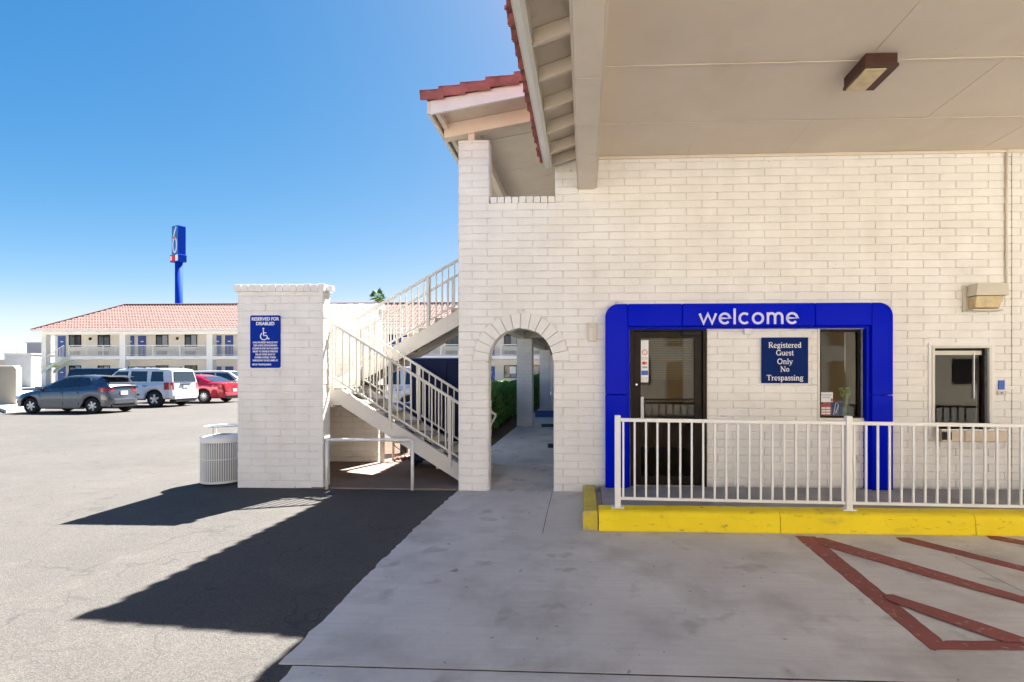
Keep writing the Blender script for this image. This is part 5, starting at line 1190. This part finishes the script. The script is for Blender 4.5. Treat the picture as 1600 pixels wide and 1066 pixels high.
# red sedan
g2 = on_ground(317.4, 630.3)
sed = dict(L=4.83, W=1.85, H=1.47, wb=2.74, ro=1.05, r=.335, rake=.12, sill=.22, spokes=10, cr=.6, ct=.24,
  shoulder=[(0, 1.02), (.5, 1.06), (1.1, 1.03), (2.4, .95), (3.3, .93), (4.2, .83), (4.6, .74), (4.83, .62)],
  cabin=[(.62, 1.06), (1.35, 1.38), (1.75, 1.455), (2.3, 1.47), (2.75, 1.43), (3.65, .95)],
  windows=[[(1.28, 1.10), (2.0, 1.03), (2.0, 1.37), (1.62, 1.34)], [(2.08, 1.02), (3.2, .99), (2.75, 1.33), (2.08, 1.38)]],
  seams=[1.3, 2.04, 3.15], handles=[1.45, 2.2], tails=[(.45, .86, .82, .98, 0)], plz=.66, rw=(.12, .9), tumble=.20)
make_car('red_sedan', 'metallic red sedan parked beside the block wall at the row end', 'car', REDP, sed, fx(g2[0], g2[1], 4.83, 1.05, 1.85), math.pi)
# vehicles in the row beyond, facing right
van = dict(L=5.1, W=1.98, H=1.87, wb=3.0, ro=1.0, r=.37, rake=.05, sill=.3, cr=.3, ct=.16,
  shoulder=[(0, 1.15), (3.6, 1.12), (4.6, 1.05), (5.1, .9)], cabin=[(.05, 1.15), (.2, 1.80), (.5, 1.86), (2.9, 1.87), (3.3, 1.82), (4.1, 1.12)],
  windows=[[(.45, 1.2), (1.35, 1.2), (1.35, 1.7), (.52, 1.7)], [(1.5, 1.2), (2.3, 1.2), (2.3, 1.7), (1.5, 1.7)], [(2.45, 1.2), (3.75, 1.18), (3.2, 1.68), (2.45, 1.7)]],
  seams=[1.42, 2.38, 3.6], handles=[1.6, 2.6], tails=[(.8, .98, .95, 1.3, 0)], tumble=.15)
vp = on_plane(108, 600, 27.0); make_car('dark_minivan', 'dark blue van roof showing behind the grey hatchback', 'car', NAVP, van, (vp[0], 27.0, 0), R(34))
vp = on_plane(300, 600, 24.5); s2 = dict(van); s2.update(L=4.8, H=1.70, W=1.85, shoulder=[(0, 1.08), (3.4, 1.03), (4.4, .95), (4.8, .8)], cabin=[(.05, 1.08), (.3, 1.6), (.6, 1.68), (2.6, 1.70), (3.0, 1.65), (3.9, 1.03)],
  windows=[[(.45, 1.12), (1.25, 1.12), (1.25, 1.55), (.6, 1.55)], [(1.35, 1.12), (2.15, 1.11), (2.15, 1.56), (1.35, 1.56)], [(2.25, 1.11), (3.5, 1.08), (2.95, 1.54), (2.25, 1.56)]], seams=[1.3, 2.2, 3.4])
make_car('champagne_crossover', 'pale champagne crossover behind the red sedan', 'car', SILP, s2, (vp[0] - 1.4, 26.0, 0), R(4))
vp = on_plane(598, 600, 12.5); make_car('white_parked_suv', 'white car glimpsed between the stair balusters behind the block wall', 'car', WHP, suv, (vp[0] + 2.35, 12.0, 0), math.pi)

# ================================================================== BEHIND THE CAMERA: unseen wing shaped to bounce sunlight, faintly mirrored in the glass
rw = thing('opposite_bounce_wing', 'plain tan motel wing across the drive, unseen and shaped to bounce sunlight, mirrored faintly in the office glass', 'building', (3, -19.5, 0), math.pi)
DMB = MB().box(-.42, .42, -.04, -.005, 0, DH).mesh('brown_door', BROWN)
bx('wall', mat('warm_bounce_paint', (.80, .735, .62), .8, .04, 1), rw, -27, 25, 0, 8, 0, 5.7)  # facade coloured tan so the light it bounces back is warm
q = MB(); q.add([(-27.6, -.5, 5.7), (25.6, -.5, 5.7), (25.6, 8.5, 5.7), (-27.6, 8.5, 5.7), (-22, 4, 7.6), (20, 4, 7.6)], [(0, 1, 5, 4), (0, 4, 3), (3, 4, 5, 2), (1, 2, 5), (0, 3, 2, 1)]); q.build('roof', TILEFAR, rw)
for k in range(13):
    for zz in (.1, 3.0):
        x = -25.5 + k * 4; o = inst('door', DMB, rw, (x, 0, zz)); inst('door_frame', DF, o, (0, 0, 0)); o = inst('window', WF, rw, (x + 1.8, 0, zz + 1)); inst('pane', WP, o, (0, 0, 0))
